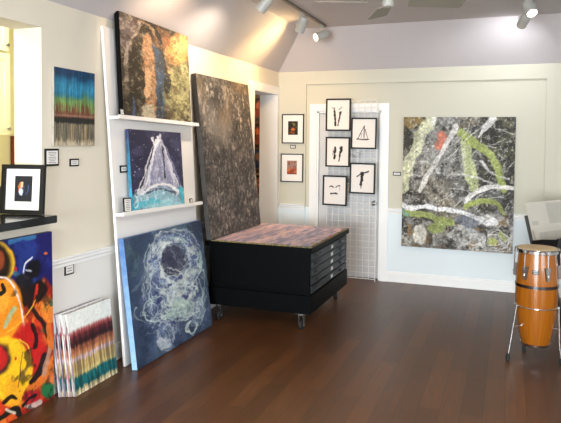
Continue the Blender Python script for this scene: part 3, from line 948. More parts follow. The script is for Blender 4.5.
# --- small stack of striped canvases
def striped(seed):
    p = Pic(84, 118, [(66, 309), (108, 296), (116, 368), (76, 388)], (222, 228, 226), seed)
    v = p.v + (vnoise(p.H, p.W, 3, 42, seed + 5, 3) - 0.5) * 0.085 * sstep(p.v, 0.12, 0.3)
    for (a, b_, c) in ((0.20, 0.26, (150, 70, 72)), (0.26, 0.31, (84, 36, 40)), (0.33, 0.37, (52, 28, 32)), (0.40, 0.44, (140, 84, 62)), (0.46, 0.52, (176, 122, 84)),
                       (0.53, 0.56, (178, 156, 160)), (0.58, 0.62, (164, 142, 94)), (0.70, 0.74, (176, 160, 108)), (0.76, 0.80, (24, 96, 100)),
                       (0.86, 0.90, (20, 84, 92)), (0.91, 0.95, (176, 164, 124)), (0.96, 1.0, (200, 190, 165))):
        p.mix(c, sstep(v, a, b_))
    p.vstreaks(0.74, 1.2, 40, 1.0, sstep(p.v, 0.22, 0.32))
    p.finish(0.06)
    return p
p = striped(61)
specs = [('frontmost canvas of the small floor stack, maroon, tan and teal bands', (205, 205, 200), (120, 100, 110)),
         ('second canvas from the front in the small floor stack, mint and pink painted edge', (200, 215, 208), (150, 90, 110)),
         ('third canvas from the front in the small floor stack, dark streaked edge', (180, 170, 180), (60, 50, 66)),
         ('rearmost canvas of the small floor stack, against the baseboard', (212, 206, 206), (110, 90, 110))]
def drip_edge(name, a, c):
    m = mat(name, a, 0.55)
    nt = m.node_tree
    mx = [n for n in nt.nodes if n.type == 'MIX'][0]
    n = [n for n in nt.nodes if n.type == 'TEX_NOISE'][0]
    n.inputs['Scale'].default_value = 1.0; n.inputs['Distortion'].default_value = 0.6
    mp = nt.nodes.new('ShaderNodeMapping'); mp.inputs['Scale'].default_value = (70, 70, 9)
    tc = [q for q in nt.nodes if q.type == 'TEX_COORD'][0]
    nt.links.new(tc.outputs['Object'], mp.inputs['Vector']); nt.links.new(mp.outputs[0], n.inputs['Vector'])
    for l in list(nt.links):
        if l.to_node == mx and l.to_socket.name == 'Factor': nt.links.remove(l)
    rp = nt.nodes.new('ShaderNodeValToRGB'); rp.color_ramp.elements[0].position = 0.44; rp.color_ramp.elements[1].position = 0.56
    nt.links.new(n.outputs['Fac'], rp.inputs['Fac']); nt.links.new(rp.outputs['Color'], mx.inputs['Factor'])
    mx.inputs['A'].default_value = rgba(a); mx.inputs['B'].default_value = rgba(c)
    return m
for i, (lab, a, c_) in enumerate(specs):
    x = -2.598 - 0.0265 * i
    canvas('striped_canvas', lab, p if i == 0 else striped(61 + 7 * i), 0.45, 0.535 - 0.006 * (i % 2), 0.024, (x, 3.415 - 0.014 * i, 0.0036), left_rot(7.4 + 0.06 * i),
           drip_edge('dripped_edge_%d' % i, a, c_), cat='painting', group='striped canvases stacked on the floor')

# --- blue-green canvas on the wall
p = Pic(100, 130, None, (38, 112, 150), 71)
def drip(f, a, f2=None):
    return p.v + (p.nz(4, f, 3) - 0.5) * a
p.mix((26, 62, 96), 1 - sstep(drip(6, 0.14), 0.05, 0.18))
p.mix((54, 142, 178), sstep(drip(20, 0.06), 0.14, 0.24) * (1 - sstep(drip(20, 0.08), 0.26, 0.38)) * 0.75)
p.mix((98, 142, 104), sstep(drip(7, 0.18), 0.27, 0.42) * 0.8)
p.mix((112, 146, 84), sstep(drip(9, 0.14), 0.34, 0.44))
red = sstep(drip(46, 0.16), 0.43, 0.50)
p.mix((112, 60, 50), red * np.clip(sstep(p.nz(2, 46, 2), 0.36, 0.62) + sstep(p.v, 0.53, 0.60), 0, 1) * 0.92)
p.mix((134, 84, 66), sstep(p.nz(3, 50, 2), 0.6, 0.8) * sstep(p.v, 0.46, 0.5) * 0.7)
p.mix((152, 128, 112), sstep(drip(30, 0.02), 0.585, 0.60) * (1 - sstep(p.v, 0.61, 0.625)) * 0.6)
p.mix((40, 40, 38), sstep(drip(40, 0.03), 0.62, 0.64))
p.mix((108, 102, 88), sstep(drip(46, 0.05), 0.69, 0.72))
low = sstep(p.v, 0.70, 0.73)
st = p.nz(2, 46, 2)
p.mix((160, 138, 100), low * sstep(st, 0.56, 0.72) * 0.9)
p.mix((74, 76, 70), low * sstep(st, 0.45, 0.30) * 0.9)
p.mix((190, 178, 154), sstep(drip(40, 0.16), 0.90, 0.97) * 0.85)
p.vstreaks(0.86, 1.12, 50, 1.0)
p.finish(0.08)
canvas('striped_landscape_painting', 'blue, green and brown dripped landscape canvas on the wall beside the pass-through', p,
       0.410, 0.508, 0.020, (XL + 0.022, 3.376, 1.626), left_rot(0.0, 0.3), mat('pale_canvas_edge', (170, 165, 155), 0.6, var=0.4, scale=40), 'pale raw canvas edge')

# ================================================================== WALL LABELS
M_CARD = mat('label_card', (226, 226, 224), 0.6, var=0.03)
M_INK = mat('grey_ink', (96, 96, 98), 0.7)
def wall_label(label, loc, rot, w, h, border=0.008, lines=2, group=None, margin=0.16):
    t = thing('wall_label', label, 'label', loc, rot, group)
    MB().box(-w / 2, w / 2, -0.008, 0, 0, h).build('label_holder', M_FRAME, t, bevel=0.0015)
    cd = MB().box(-w / 2 + border, w / 2 - border, -0.0092, -0.0075, border, h - border).build('card', M_CARD, t)
    b = MB(); ww = w - 2 * border; hh = h - 2 * border
    for i in range(lines):
        z = border + hh * (1 - (i + 1) / (lines + 1.0))
        ln = ww * (1 - 2 * margin) * (1.0 if i % 3 != 2 else 0.7)
        b.box(-ln / 2, ln / 2, -0.0097, -0.009, z - hh * 0.16 / (lines + 1), z + hh * 0.16 / (lines + 1))
    b.build('printed_lines', M_INK, cd)
    return t
wall_label('framed text label right of the pass-through, beside the blue-green canvas', (XL + 0.001, 3.169, 1.495), left_rot(), 0.128, 0.112, 0.013, 7)
wall_label('small black edged label on the wall under the blue-green canvas', (XL + 0.001, 3.386, 1.486), left_rot(), 0.092, 0.052, 0.010, 2)
wall_label('small label on the left wall just below the chair rail', (XL + 0.001, 3.332, 0.757), left_rot(), 0.090, 0.070, 0.010, 2)
wall_label('small label on the white board left of the sailboat painting', board_pt(-0.485, 0.001, 1.425), left_rot(PL), 0.088, 0.055, 0.012, 2)
wall_label('framed text card leaning on the lower ledge left of the sailboat painting', board_pt(-0.566, 0.0775, 1.1355), left_rot(PL + 3, 3), 0.098, 0.108, 0.010, 6)
wall_label('small card on the upper ledge left of the brown abstract', board_pt(-0.583, 0.078, 1.842), left_rot(PL + 6, RL), 0.048, 0.048, 0.008, 2)
wall_label('tiny card at the right end of the lower ledge', board_pt(0.385, 0.074, 1.119), left_rot(PL + 6, RL), 0.050, 0.042, 0.010, 1)
wall_label('small label between the two framed prints left of the door', (-2.570, YB - 0.001, 1.588), BACK_ROT, 0.072, 0.044, 0.009, 1)
wall_label('small label on the back wall left of the big green and white abstract', (-1.262, YB + RD - 0.001, 1.279), BACK_ROT, 0.095, 0.046, 0.010, 1)

# ================================================================== FRAMED PRINTS
M_MAT = mat('white_mat_board', (234, 231, 226), 0.7, var=0.015)
def framed(name, label, cat, pic, w, h, loc, rot, f=0.02, win=None, depth=0.022, group=None, matm=None):
    """black frame, mat board with a window, print; base-centre origin, back at y=0"""
    t = thing(name, label, cat, loc, rot, group)
    b = MB()
    b.box(-w / 2, w / 2, -depth, 0, 0, f).box(-w / 2, w / 2, -depth, 0, h - f, h)
    b.box(-w / 2, -w / 2 + f, -depth, 0, f, h - f).box(w / 2 - f, w / 2, -depth, 0, f, h - f)
    b.box(-w / 2 + f * 0.5, w / 2 - f * 0.5, -0.005, -0.001, f * 0.5, h - f * 0.5)
    b.build('frame', M_FRAME, t, bevel=0.0015)
    iw, ih = w - 2 * f, h - 2 * f
    if win:
        ww, wh, dz = win
        x0, x1 = -ww / 2, ww / 2
        z0 = h / 2 - wh / 2 + dz; z1 = z0 + wh
        m = MB()
        m.box(-iw / 2, x0, -0.012, -0.009, f, h - f).box(x1, iw / 2, -0.012, -0.009, f, h - f)
        m.box(x0, x1, -0.012, -0.009, f, z0).box(x0, x1, -0.012, -0.009, z1, h - f)
        m.build('mat_board', matm or M_MAT, t)
        face_mesh('print', pic, ww + 0.006, wh + 0.006, pigment_mat('print_paper', 0.5, 0.0), t, y=-0.0085, z0=z0 - 0.003)
    else:
        face_mesh('print', pic, iw, ih, pigment_mat('print_paper', 0.5, 0.0), t, y=-0.010, z0=f)
    return t

# framed photograph on the black counter
p = Pic(50, 66, [(15.6, 177), (33, 177), (33, 201), (15.6, 201)], (30, 30, 36), 81, 0.4)
p.stroke([(21.8, 184), (20.4, 187), (21, 190.5), (22, 193)], 3.0, (206, 104, 52), 0.9, 0.4)
p.stroke([(22.5, 184), (22.6, 187)], 2.4, (246, 190, 150), 0.9, 0.4)
p.blob(22, 192, 2.0, 3.4, (190, 206, 240), 0.95, rough=0.3)
p.stroke([(24.5, 187), (24.2, 192)], 1.6, (70, 84, 120), 0.5, 0.4)
p.stroke([(28.5, 186), (28.6, 190), (26.6, 194)], 1.0, (54, 78, 130), 0.8, 0.4)
framed('framed_photograph', 'black framed photograph with a white mat standing on the black counter', 'picture frame',
       p, 0.290, 0.312, (-2.868, 3.026, OZ0 + 0.0485), (-R(5), 0, R(12)), 0.027, (0.120, 0.162, 0.004), depth=0.028)

# two small prints between the doorway and the door
p = Pic(30, 38, None, (44, 36, 26), 91)
p.patches((96, 80, 34), 6, 5, 0.6, 0.85, 0.9); p.patches((20, 18, 14), 6, 6, 0.6, 0.85, 0.9)
p.blob(0.5, 0.6, 0.22, 0.10, (206, 110, 40), 0.9, rough=0.8); p.blob(0.4, 0.82, 0.3, 0.1, (150, 70, 30), 0.8, rough=0.8)
p.blob(0.6, 0.3, 0.12, 0.14, (130, 130, 60), 0.8, rough=0.8)
framed('framed_print', 'upper of two small black framed prints left of the door, dark green and orange picture', 'framed picture', p, 0.293, 0.368,
       (-2.570, YB - 0.001, 1.652), BACK_ROT, 0.012, (0.132, 0.172, 0.01), group='small framed prints left of the door')
p = Pic(30, 38, None, (150, 120, 110), 92)
p.mix((176, 74, 36), sstep(p.v + (p.nz(3, 10, 2) - 0.5) * 0.5, 0.45, 0.75))
p.patches((196, 130, 90), 6, 8, 0.65, 0.9, 0.8); p.patches((110, 60, 50), 7, 9, 0.7, 0.9, 0.8)
p.mix((110, 34, 24), sstep(p.v, 0.9, 0.95) * 0.8)
framed('framed_print', 'lower of two small black framed prints left of the door, orange and grey picture', 'framed picture', p, 0.300, 0.358,
       (-2.578, YB - 0.001, 1.164), BACK_ROT, 0.012, (0.132, 0.172, 0.005), group='small framed prints left of the door')

# white wire grid panel in front of the door
M_WIRE = mat('white_wire_coating', (226, 226, 222), 0.4, var=0.02)
GY = 7.215
gx0, gx1, gz1 = -2.100, -1.490, 2.170
gt = thing('wire_display_rack', 'white wire grid display rack standing in front of the white door', 'display rack', (0, GY, 0))
b = MB()
n = 8
for i in range(1, n):
    x = gx0 + (gx1 - gx0) * i / n
    b.tube([(x, 0, 0.030), (x, 0, gz1)], 0.0038, 6)
b.build('upright_wires', M_WIRE, gt, smooth=True)
b = MB()
z = 0.106
while z < gz1 - 0.02:
    b.tube([(gx0, -0.005, z), (gx1, -0.005, z)], 0.0038, 6); z += 0.0762
b.build('cross_wires', M_WIRE, gt, smooth=True)
for x in (gx0, gx1):
    MB().tube([(x, 0, 0.001), (x, 0, gz1)], 0.005, 8).build('side_rod', M_WIRE, gt, smooth=True)
for zz in (0.030, gz1):
    MB().tube([(gx0, 0, zz), (gx1, 0, zz)], 0.005, 8).build('cross_rod', M_WIRE, gt, smooth=True)

INK = (34, 33, 34)
PAPER = (226, 222, 218)
def ink(corners, seed):
    p = Pic(64, 80, corners, PAPER, seed, 0.35)
    p.thin = 0.78
    return p
def ink_frame(pic, label, cx, z0, w, h, rollz=0.0):
    framed('ink_print', label, 'framed picture', pic, w, h, (cx, GY - 0.010, z0), (0, R(rollz), 0), 0.018, None, 0.024, group='black framed ink drawings on the wire grid')
q = [(329.5, 102), (349, 102.5), (348.5, 128.5), (329, 128.5)]
p = ink(q, 101)
p.stroke([(335.6, 112), (336, 118), (336.4, 125)], 2.1, INK, 1, 0.5); p.stroke([(341, 113), (340, 118), (338.6, 125)], 1.9, INK, 0.9, 0.8, taper=0.4)
p.stroke([(333.6, 108.5), (335.6, 110.5)], 0.8, (80, 78, 80), 0.8); p.stroke([(339.5, 111), (342.4, 108.4)], 0.8, (80, 78, 80), 0.8)
p.stroke([(335.6, 109), (335.8, 113)], 0.9, INK, 0.6, 0.5)
ink_frame(p, 'top left ink drawing on the wire grid, two long dark legs', -1.962, 1.808, 0.312, 0.392, 0.3)
p = ink([(329.5, 140), (348.5, 140.5), (348, 164.5), (329.3, 164)], 102)
p.stroke([(336.6, 148.5), (336.2, 153), (336.0, 158)], 2.2, INK, 1, 0.8); p.stroke([(342, 148.5), (341, 154), (339.8, 160.5)], 3.0, INK, 1, 0.7, taper=0.6)
p.stroke([(335, 150), (334.4, 155)], 0.8, (90, 88, 90), 0.7)
ink_frame(p, 'middle left ink drawing on the wire grid, two short brushed legs', -1.964, 1.372, 0.304, 0.364, 0.3)
p = ink([(326.6, 177.5), (345.5, 178), (345, 203.5), (326, 203)], 103)
p.stroke([(331, 187), (332.6, 186.2), (334.6, 187.4)], 1.2, INK, 1, 0.6); p.stroke([(336.6, 187.4), (338.6, 186), (340, 186)], 1.2, INK, 1, 0.6)
p.stroke([(332, 193.6), (334.8, 193.2), (337.6, 193.6)], 1.7, INK, 1, 0.6)
p.stroke([(340.2, 187), (340, 190)], 0.5, (150, 148, 150), 0.7)
ink_frame(p, 'lower left ink drawing on the wire grid, two eyes and a mouth', -1.995, 0.900, 0.306, 0.366, 0.5)
p = ink([(354, 120.5), (375, 121), (374.5, 147), (353.4, 146.5)], 104)
p.stroke([(364.6, 127), (361.4, 133), (358.6, 139)], 0.9, INK, 0.9, 0.8); p.stroke([(364.6, 127), (364.3, 138)], 0.8, INK, 0.9, 0.6)
p.stroke([(365.4, 130), (367.6, 138)], 0.7, (70, 68, 70), 0.9, 0.6); p.stroke([(358, 138.8), (363, 139.4), (368.6, 139.2)], 1.3, INK, 0.9, 0.8)
p.stroke([(362, 134), (361.6, 138)], 1.2, (130, 128, 130), 0.6, 0.9)
ink_frame(p, 'upper right ink drawing on the wire grid, a small sailing boat', -1.645, 1.594, 0.312, 0.374, 0.6)
p = ink([(353, 165.5), (374, 166), (373.5, 192), (352.5, 191.5)], 105)
p.stroke([(362.6, 174), (362.6, 179), (361.8, 185)], 3.2, INK, 1, 0.6); p.stroke([(358.4, 177), (361.8, 174.6), (368.6, 172.4)], 1.3, INK, 0.9, 0.9)
p.stroke([(364, 173.6), (363.6, 176)], 1.8, INK, 0.9, 0.5); p.stroke([(361.8, 185), (361.8, 188)], 0.9, (60, 58, 60), 0.8)
ink_frame(p, 'lower right ink drawing on the wire grid, a dark figure with arms spread', -1.655, 1.056, 0.312, 0.370, 0.6)

hk = thing('grid_hook', 'small wire hook on the grid just below the sailing boat drawing', 'hook', (-1.735, GY - 0.006, 1.515))
MB().tube([(-0.035, -0.004, 0.035), (-0.035, -0.012, 0.0), (-0.02, -0.02, -0.012), (0.0, -0.022, -0.016), (0.02, -0.02, -0.012), (0.035, -0.012, 0.0), (0.035, -0.004, 0.035)], 0.0035, 8).build('hook_wire', M_STEEL, hk, smooth=True)
MB().box(-0.042, 0.042, -0.006, 0.0, 0.030, 0.040).build('hook_plate', M_STEEL, hk, bevel=0.001)

# ================================================================== BIG ABSTRACT ON THE BACK WALL
p = Pic(230, 280, [(403, 117), (516, 116), (513, 254), (400, 247)], (100, 98, 94), 121, 0.7)
X, Y = p.X, p.Y
p.patches((40, 38, 32), 7, 6, 0.45, 0.9, 0.85)
p.patches((122, 110, 82), 6, 5, 0.7, 0.98, 0.6)
dark = sstep(X + (p.nz(5, 5) - 0.5) * 20, 474, 486) * (1 - sstep(Y, 186, 200))
p.mix((38, 37, 30), dark * 0.85)
p.patches((98, 96, 68), 16, 14, 0.55, 0.95, 0.6, mask=dark)
p.blob(440, 148, 20, 34, (136, 136, 132), 0.9, rot=0.4, rough=0.5, soft=0.5)
p.blob(466, 152, 12, 22, (112, 112, 110), 0.7, rough=0.6, soft=0.5)
p.blob(496, 196, 12, 16, (116, 118, 118), 0.7, rough=0.6, soft=0.5)
p.blob(430, 190, 20, 14, (134, 126, 110), 0.8, rough=0.6, soft=0.5)
p.patches((164, 164, 160), 26, 22, 0.5, 0.95, 0.6, mask=1 - 0.7 * dark)
p.patches((30, 28, 24), 34, 30, 0.7, 0.98, 0.65)
p.ridge((168, 166, 160), 8, 7, 0.018, 0.7)
p.ridge((186, 184, 178), 14, 12, 0.022, 0.6)
p.ridge((30, 28, 26), 12, 10, 0.02, 0.6)
p.blob(410, 122, 11, 8, (136, 116, 72), 0.95, rough=0.4)
p.blob(406, 138, 7, 10, (44, 42, 34), 0.9, rough=0.6)
p.stroke([(432, 113), (424, 128), (416, 146), (407, 166), (402, 188)], 13, (194, 198, 164), 0.93, 0.5, dry=0.15)
p.stroke([(428, 124), (418, 146), (408, 172)], 7, (206, 208, 178), 0.7, 0.9)
p.stroke([(436, 117), (432, 122)], 6, (222, 222, 216), 0.9, 0.8)
p.patches((196, 194, 186), 50, 44, 0.80, 0.99, 0.6)
p.stroke([(441, 134), (441, 140), (438, 146)], 8, (192, 120, 98), 0.96, 0.5)
p.blob(442, 138, 6.5, 4.5, (200, 124, 102), 0.9, rough=0.4)
for k in range(24):
    rng = np.random.RandomState(300 + k)
    x = rng.uniform(425, 505); y = rng.uniform(120, 215); a = rng.uniform(-1.1, 0.2); L = rng.uniform(6, 26)
    p.stroke([(x, y), (x + L * 0.5 * math.cos(a), y + L * 0.5 * math.sin(a) + rng.uniform(-2, 2)), (x + L * math.cos(a), y + L * math.sin(a))], rng.uniform(0.4, 1.0), (200, 200, 196), 0.7, 0.3)
p.stroke([(466, 142), (467, 156), (470, 170), (474, 186)], 11, (186, 194, 142), 0.93, 0.4, dry=0.1)
p.stroke([(463, 148), (466, 180)], 4, (204, 206, 174), 0.8, 0.8)
p.stroke([(459, 131), (468, 138), (480, 147), (490, 156), (498, 168), (502, 180), (503, 188)], 8, (150, 162, 92), 0.97, 0.25)
p.stroke([(484, 148), (492, 158), (498, 168)], 6, (158, 170, 102), 0.8, 0.5)
p.stroke([(495, 117), (488, 124), (481, 132), (478, 137)], 7, (216, 216, 214), 0.95, 0.7, taper=0.6)
p.stroke([(492, 119), (470, 134), (456, 150), (448, 158)], 0.9, (206, 206, 200), 0.8)
p.stroke([(470, 118), (466, 130), (455, 142)], 0.8, (200, 200, 196), 0.8)
p.stroke([(450, 174), (470, 176), (490, 182), (512, 186)], 1.4, (206, 206, 204), 0.75, 0.9)
p.stroke([(480, 160), (492, 172), (510, 178)], 1.6, (212, 212, 210), 0.8, 0.9)
p.stroke([(404, 172), (420, 176), (440, 172)], 1.3, (190, 188, 180), 0.7, 0.9)
p.stroke([(455, 125), (446, 142), (436, 160), (427, 176), (419, 191)], 4.6, (206, 204, 200), 0.97, 0.2)
p.stroke([(433, 168), (440, 174)], 4, (204, 206, 206), 0.8, 0.9)
p.stroke([(436, 166), (424, 162), (410, 166)], 1.0, (196, 194, 186), 0.7)
p.stroke([(466, 200), (474, 193), (484, 188), (497, 186), (513, 186)], 4.6, (226, 224, 220), 0.97, 0.25)
p.stroke([(465, 199), (466, 205)], 3.5, (224, 224, 222), 0.9, 0.6)
p.stroke([(466, 206), (476, 202), (488, 200), (496, 203), (503, 212)], 5.6, (152, 164, 90), 0.97, 0.3)
p.blob(480, 240, 28, 12, (150, 150, 142), 0.7, rough=0.6)
lowm = sstep(Y, 208, 220)
p.patches((50, 48, 44), 18, 15, 0.5, 0.9, 0.85, mask=lowm)
p.patches((196, 196, 192), 18, 15, 0.45, 0.9, 0.8, mask=lowm * sstep(X, 436, 456))
p.patches((170, 170, 166), 16, 14, 0.5, 0.95, 0.6, mask=lowm)
p.ridge((210, 210, 206), 14, 12, 0.05, 0.75, mask=lowm * sstep(X, 440, 460))
p.ridge((206, 206, 204), 22, 18, 0.05, 0.6, mask=lowm * sstep(X, 430, 450))
p.patches((128, 100, 64), 18, 14, 0.8, 0.92, 0.7, mask=(Y > 214) * 1.0)
p.blob(468, 222, 9, 8, (96, 104, 124), 0.6, rough=0.7)
p.stroke([(404, 213), (420, 215), (436, 218), (452, 223)], 7, (154, 166, 98), 0.97, 0.25)
p.blob(436, 228, 10, 6, (150, 164, 96), 0.95, rot=-0.2, rough=0.3)
p.stroke([(402, 212), (406, 215)], 4, (110, 160, 140), 0.8, 0.8)
p.stroke([(401, 205), (412, 209), (424, 207), (444, 209), (464, 213), (482, 219)], 4.8, (222, 224, 226), 0.97, 0.25)
p.blob(489, 222, 8, 4.5, (226, 228, 230), 0.97, rough=0.5)
p.stroke([(487, 214), (497, 223)], 2.5, (224, 226, 228), 0.9, 0.5)
p.blob(418.5, 236, 7.6, 11, (204, 202, 192), 0.97, rough=0.3)
p.stroke([(416, 230), (421, 240)], 3, (186, 184, 176), 0.7, 0.9)
p.scribble(12, 466, 234, 9, 8, 0.9, (206, 208, 208), 0.75, 0.7)
p.scribble(10, 476, 242, 7, 6, 0.9, (214, 214, 212), 0.8, 0.5)
p.scribble(14, 496, 240, 12, 9, 0.9, (214, 214, 210), 0.8, 0.5)
p.blob(493, 241, 5, 4, (178, 186, 108), 0.8, rough=0.5)
p.stroke([(501, 233), (506, 240)], 3, (150, 160, 90), 0.7, 0.8)
p.stroke([(487, 231), (487, 245), (500, 245.5)], 0.6, (30, 30, 30), 0.9, 0.1)
p.splat(150, (214, 212, 206), 0.25, 0.8, (401, 117, 515, 252), 0.85)
p.splat(160, (26, 25, 22), 0.25, 0.8, (401, 117, 515, 252), 0.8)
p.finish(0.25)
canvas('abstract_painting', 'large back wall abstract with green arcs, white bars and one salmon patch', p,
       1.238, 1.530, 0.036, (-0.572, YB + RD - 0.037, 0.443), (0, R(0.2), 0), mat('dark_canvas_edge', (44, 42, 38), 0.6, var=0.4))

# ================================================================== FLAT FILE
M_CAB = mat('black_flat_file_paint', (3, 4, 5), 0.5, var=0.25, scale=5, bump=0.03, bscale=40, spec=0.06)
M_DRW = mat('charcoal_drawer_paint', (28, 35, 39), 0.45, var=0.1, scale=5, spec=0.25)
cx0, cx1, cy0, cy1 = -2.590, -1.625, 5.055, 6.300
cab = thing('flat_file', 'black flat file cabinet on casters with five shallow drawers', 'cabinet', (-2.105, 5.68, 0))
def L(x0, x1, y0, y1, z0, z1, b=None):
    return (b or MB()).box(x0 + 2.105, x1 + 2.105, y0 - 5.68, y1 - 5.68, z0, z1)
b = L(cx0, cx1, cy0, cy1, 0.325, 0.702)
for (ya, yb) in ((cy0 - 0.008, cy0 + 0.02),):
    L(cx0, cx0 + 0.05, ya, yb, 0.325, 0.702, b); L(cx1 - 0.05, cx1 + 0.008, ya, yb, 0.325, 0.702, b)
    L(cx0 + 0.05, cx1 - 0.05, ya, yb, 0.662, 0.702, b); L(cx0 + 0.05, cx1 - 0.05, ya, yb, 0.325, 0.345, b)
b.build('cabinet_body', M_CAB, cab, bevel=0.002)
L(cx0 - 0.012, cx1 + 0.022, cy0 - 0.018, cy1 + 0.018, 0.158, 0.322).build('plinth', M_CAB, cab, bevel=0.004)
L(-2.622, -1.590, 5.022, 6.325, 0.704, 0.748).build('top_board', M_CAB, cab, bevel=0.004)
dz0 = 0.336
hs = [0.070] + [0.0705] * 4
for i in range(5):
    z0 = dz0 + sum(hs[:i]) + (0.006 if i else 0)
    z1 = z0 + hs[i] - 0.006
    d = L(cx1 - 0.01, cx1 + 0.020, cy0 + 0.028, cy1 - 0.012, z0, z1).build('drawer', M_DRW, cab, bevel=0.002)
    zc = (z0 + z1) / 2
    xf = cx1 + 0.020
    for yc in (cy0 + 0.205, cy1 - 0.235):
        # bin pull: hooded half cup
        pr = [(0, zc - 0.012), (0.016, zc - 0.010), (0.021, zc + 0.003), (0.012, zc + 0.014), (0, zc + 0.016)]
        h = MB().prism([(xf + 2.105 + a, q) for a, q in pr], 1, yc - 0.055 - 5.68, yc + 0.055 - 5.68)
        h.build('drawer_pull', M_BLACK, d, bevel=0.003)
    yl = (cy0 + cy1) / 2 + 0.035
    lh = MB()
    L(xf - 0.001, xf + 0.004, yl - 0.036, yl + 0.036, zc - 0.018, zc + 0.018, lh)
    hd = lh.build('label_holder', M_STEEL, d, bevel=0.001)
    hd['label'] = 'white card in a metal label holder'
    L(xf + 0.004, xf + 0.005, yl - 0.030, yl + 0.030, zc - 0.013, zc + 0.013).build('drawer_card', M_CARD, d)
# casters
def caster(x, y):
    c = MB(); z = 0.045
    o = (x + 2.105, y - 5.68)
    c.box(o[0] - 0.045, o[0] + 0.045, o[1] - 0.045, o[1] + 0.045, 0.150, 0.157)
    for s in (-1, 1):
        c.hexa([(o[0] + s * 0.022 - 0.003, o[1] - 0.012, z - 0.012), (o[0] + s * 0.022 + 0.003, o[1] - 0.012, z - 0.012), (o[0] + s * 0.022 + 0.003, o[1] + 0.018, z - 0.012), (o[0] + s * 0.022 - 0.003, o[1] + 0.018, z - 0.012),
                (o[0] + s * 0.022 - 0.003, o[1] - 0.03, 0.14), (o[0] + s * 0.022 + 0.003, o[1] - 0.03, 0.14), (o[0] + s * 0.022 + 0.003, o[1] + 0.03, 0.14), (o[0] + s * 0.022 - 0.003, o[1] + 0.03, 0.14)])
    c.box(o[0] - 0.025, o[0] + 0.025, o[1] - 0.032, o[1] + 0.032, 0.137, 0.143)
    c.lathe([(0.001, 0), (0.02, 0), (0.02, 0.010), (0.001, 0.010)], (o[0], o[1], 0.1415), 16)
    c.lathe([(0.001, -0.03), (0.006, -0.03), (0.006, 0.03), (0.001, 0.03)], (o[0], o[1], z), 12, Matrix.Rotation(PI / 2, 4, 'Y'))
    f = c.build('caster_fork', M_STEEL, cab, bevel=0.001)
    MB().lathe([(0.001, -0.015), (0.038, -0.015), (0.044, -0.010), (0.045, 0), (0.044, 0.010), (0.038, 0.015), (0.001, 0.015)], (o[0], o[1], z), 28, Matrix.Rotation(PI / 2, 4, 'Y')).build('wheel', M_RUBBER, f, smooth=True)
for (x, y) in ((-1.705, 5.105), (-1.705, 6.235), (-2.515, 5.105), (-2.515, 6.235)):
    caster(x, y)

# painted sheet lying over the top
p = Pic(150, 190, [(-2.55, 6.318), (-1.592, 6.318), (-1.592, 5.024), (-2.55, 5.024)], (196, 158, 156), 131)
X = p.X + (p.Y - 5.6) * -0.10 + (p.nz(9, 5, 3) - 0.5) * 0.10
cols = [(206, 162, 156), (110, 104, 128), (206, 160, 154), (150, 128, 146), (196, 156, 156), (104, 100, 130), (140, 126, 150), (212, 168, 160), (216, 172, 164), (126, 116, 142), (96, 98, 132), (150, 142, 164), (112, 108, 138), (196, 160, 164), (108, 108, 140)]
k = len(cols)
tpos = (X + 2.62) / 1.02 * k
for i, c_ in enumerate(cols):
    p.mix(c_, sstep(tpos, i - 0.15, i + 0.2) * (1 - sstep(tpos, i + 1.0, i + 1.4)))
p.patches((96, 104, 142), 8, 26, 0.66, 0.98, 0.7)
p.patches((226, 188, 180), 8, 24, 0.66, 0.98, 0.6)
p.patches((74, 76, 104), 16, 40, 0.84, 0.99, 0.6)
ed = np.minimum(p.Y - 5.024, -1.592 - p.X)
em = 1 - sstep(ed + (p.nz(30, 26, 2) - 0.5) * 0.05, 0.012, 0.036)
p.mix((204, 190, 208), np.full(p.X.shape, 0.42))
p.patches((92, 102, 142), 7, 30, 0.70, 0.98, 0.5)
p.patches((226, 196, 196), 6, 22, 0.72, 0.99, 0.6)
p.mix((52, 66, 44), em)
p.patches((196, 168, 70), 30, 30, 0.6, 0.75, 0.95, mask=em)
p.patches((170, 50, 40), 26, 26, 0.66, 0.8, 0.95, mask=np.clip(em + 0.0, 0, 1) * sstep(p.Y, 5.5, 5.9) + em * 0.4)
p.patches((90, 140, 110), 24, 24, 0.74, 0.86, 0.9, mask=em)
cv = thing('painted_cover', 'pink and blue-grey streaked painted sheet covering the flat file top', 'cover', (-2.09, 5.671, 0.7485))
W2, H2 = 0.995, 1.292
bx = MB().box(-W2 / 2 + 0.02, W2 / 2, -H2 / 2, H2 / 2, 0, 0.0085)
bx.build('cover_sheet', drip_edge('green_red_collage_edge', (60, 74, 50), (150, 120, 60)), cv)
# face_mesh builds in xz: lay it flat on the sheet
f = face_mesh('painted_face', p, W2 - 0.022, H2 - 0.002, pigment_mat('oil_paint', 0.45), cv, z0=-H2 / 2 + 0.001, x0=-W2 / 2 + 0.021)
f.rotation_euler = (-R(90), 0, 0)
f.scale = (1, 1, 1)
f.location = (0, 0, 0.0095)

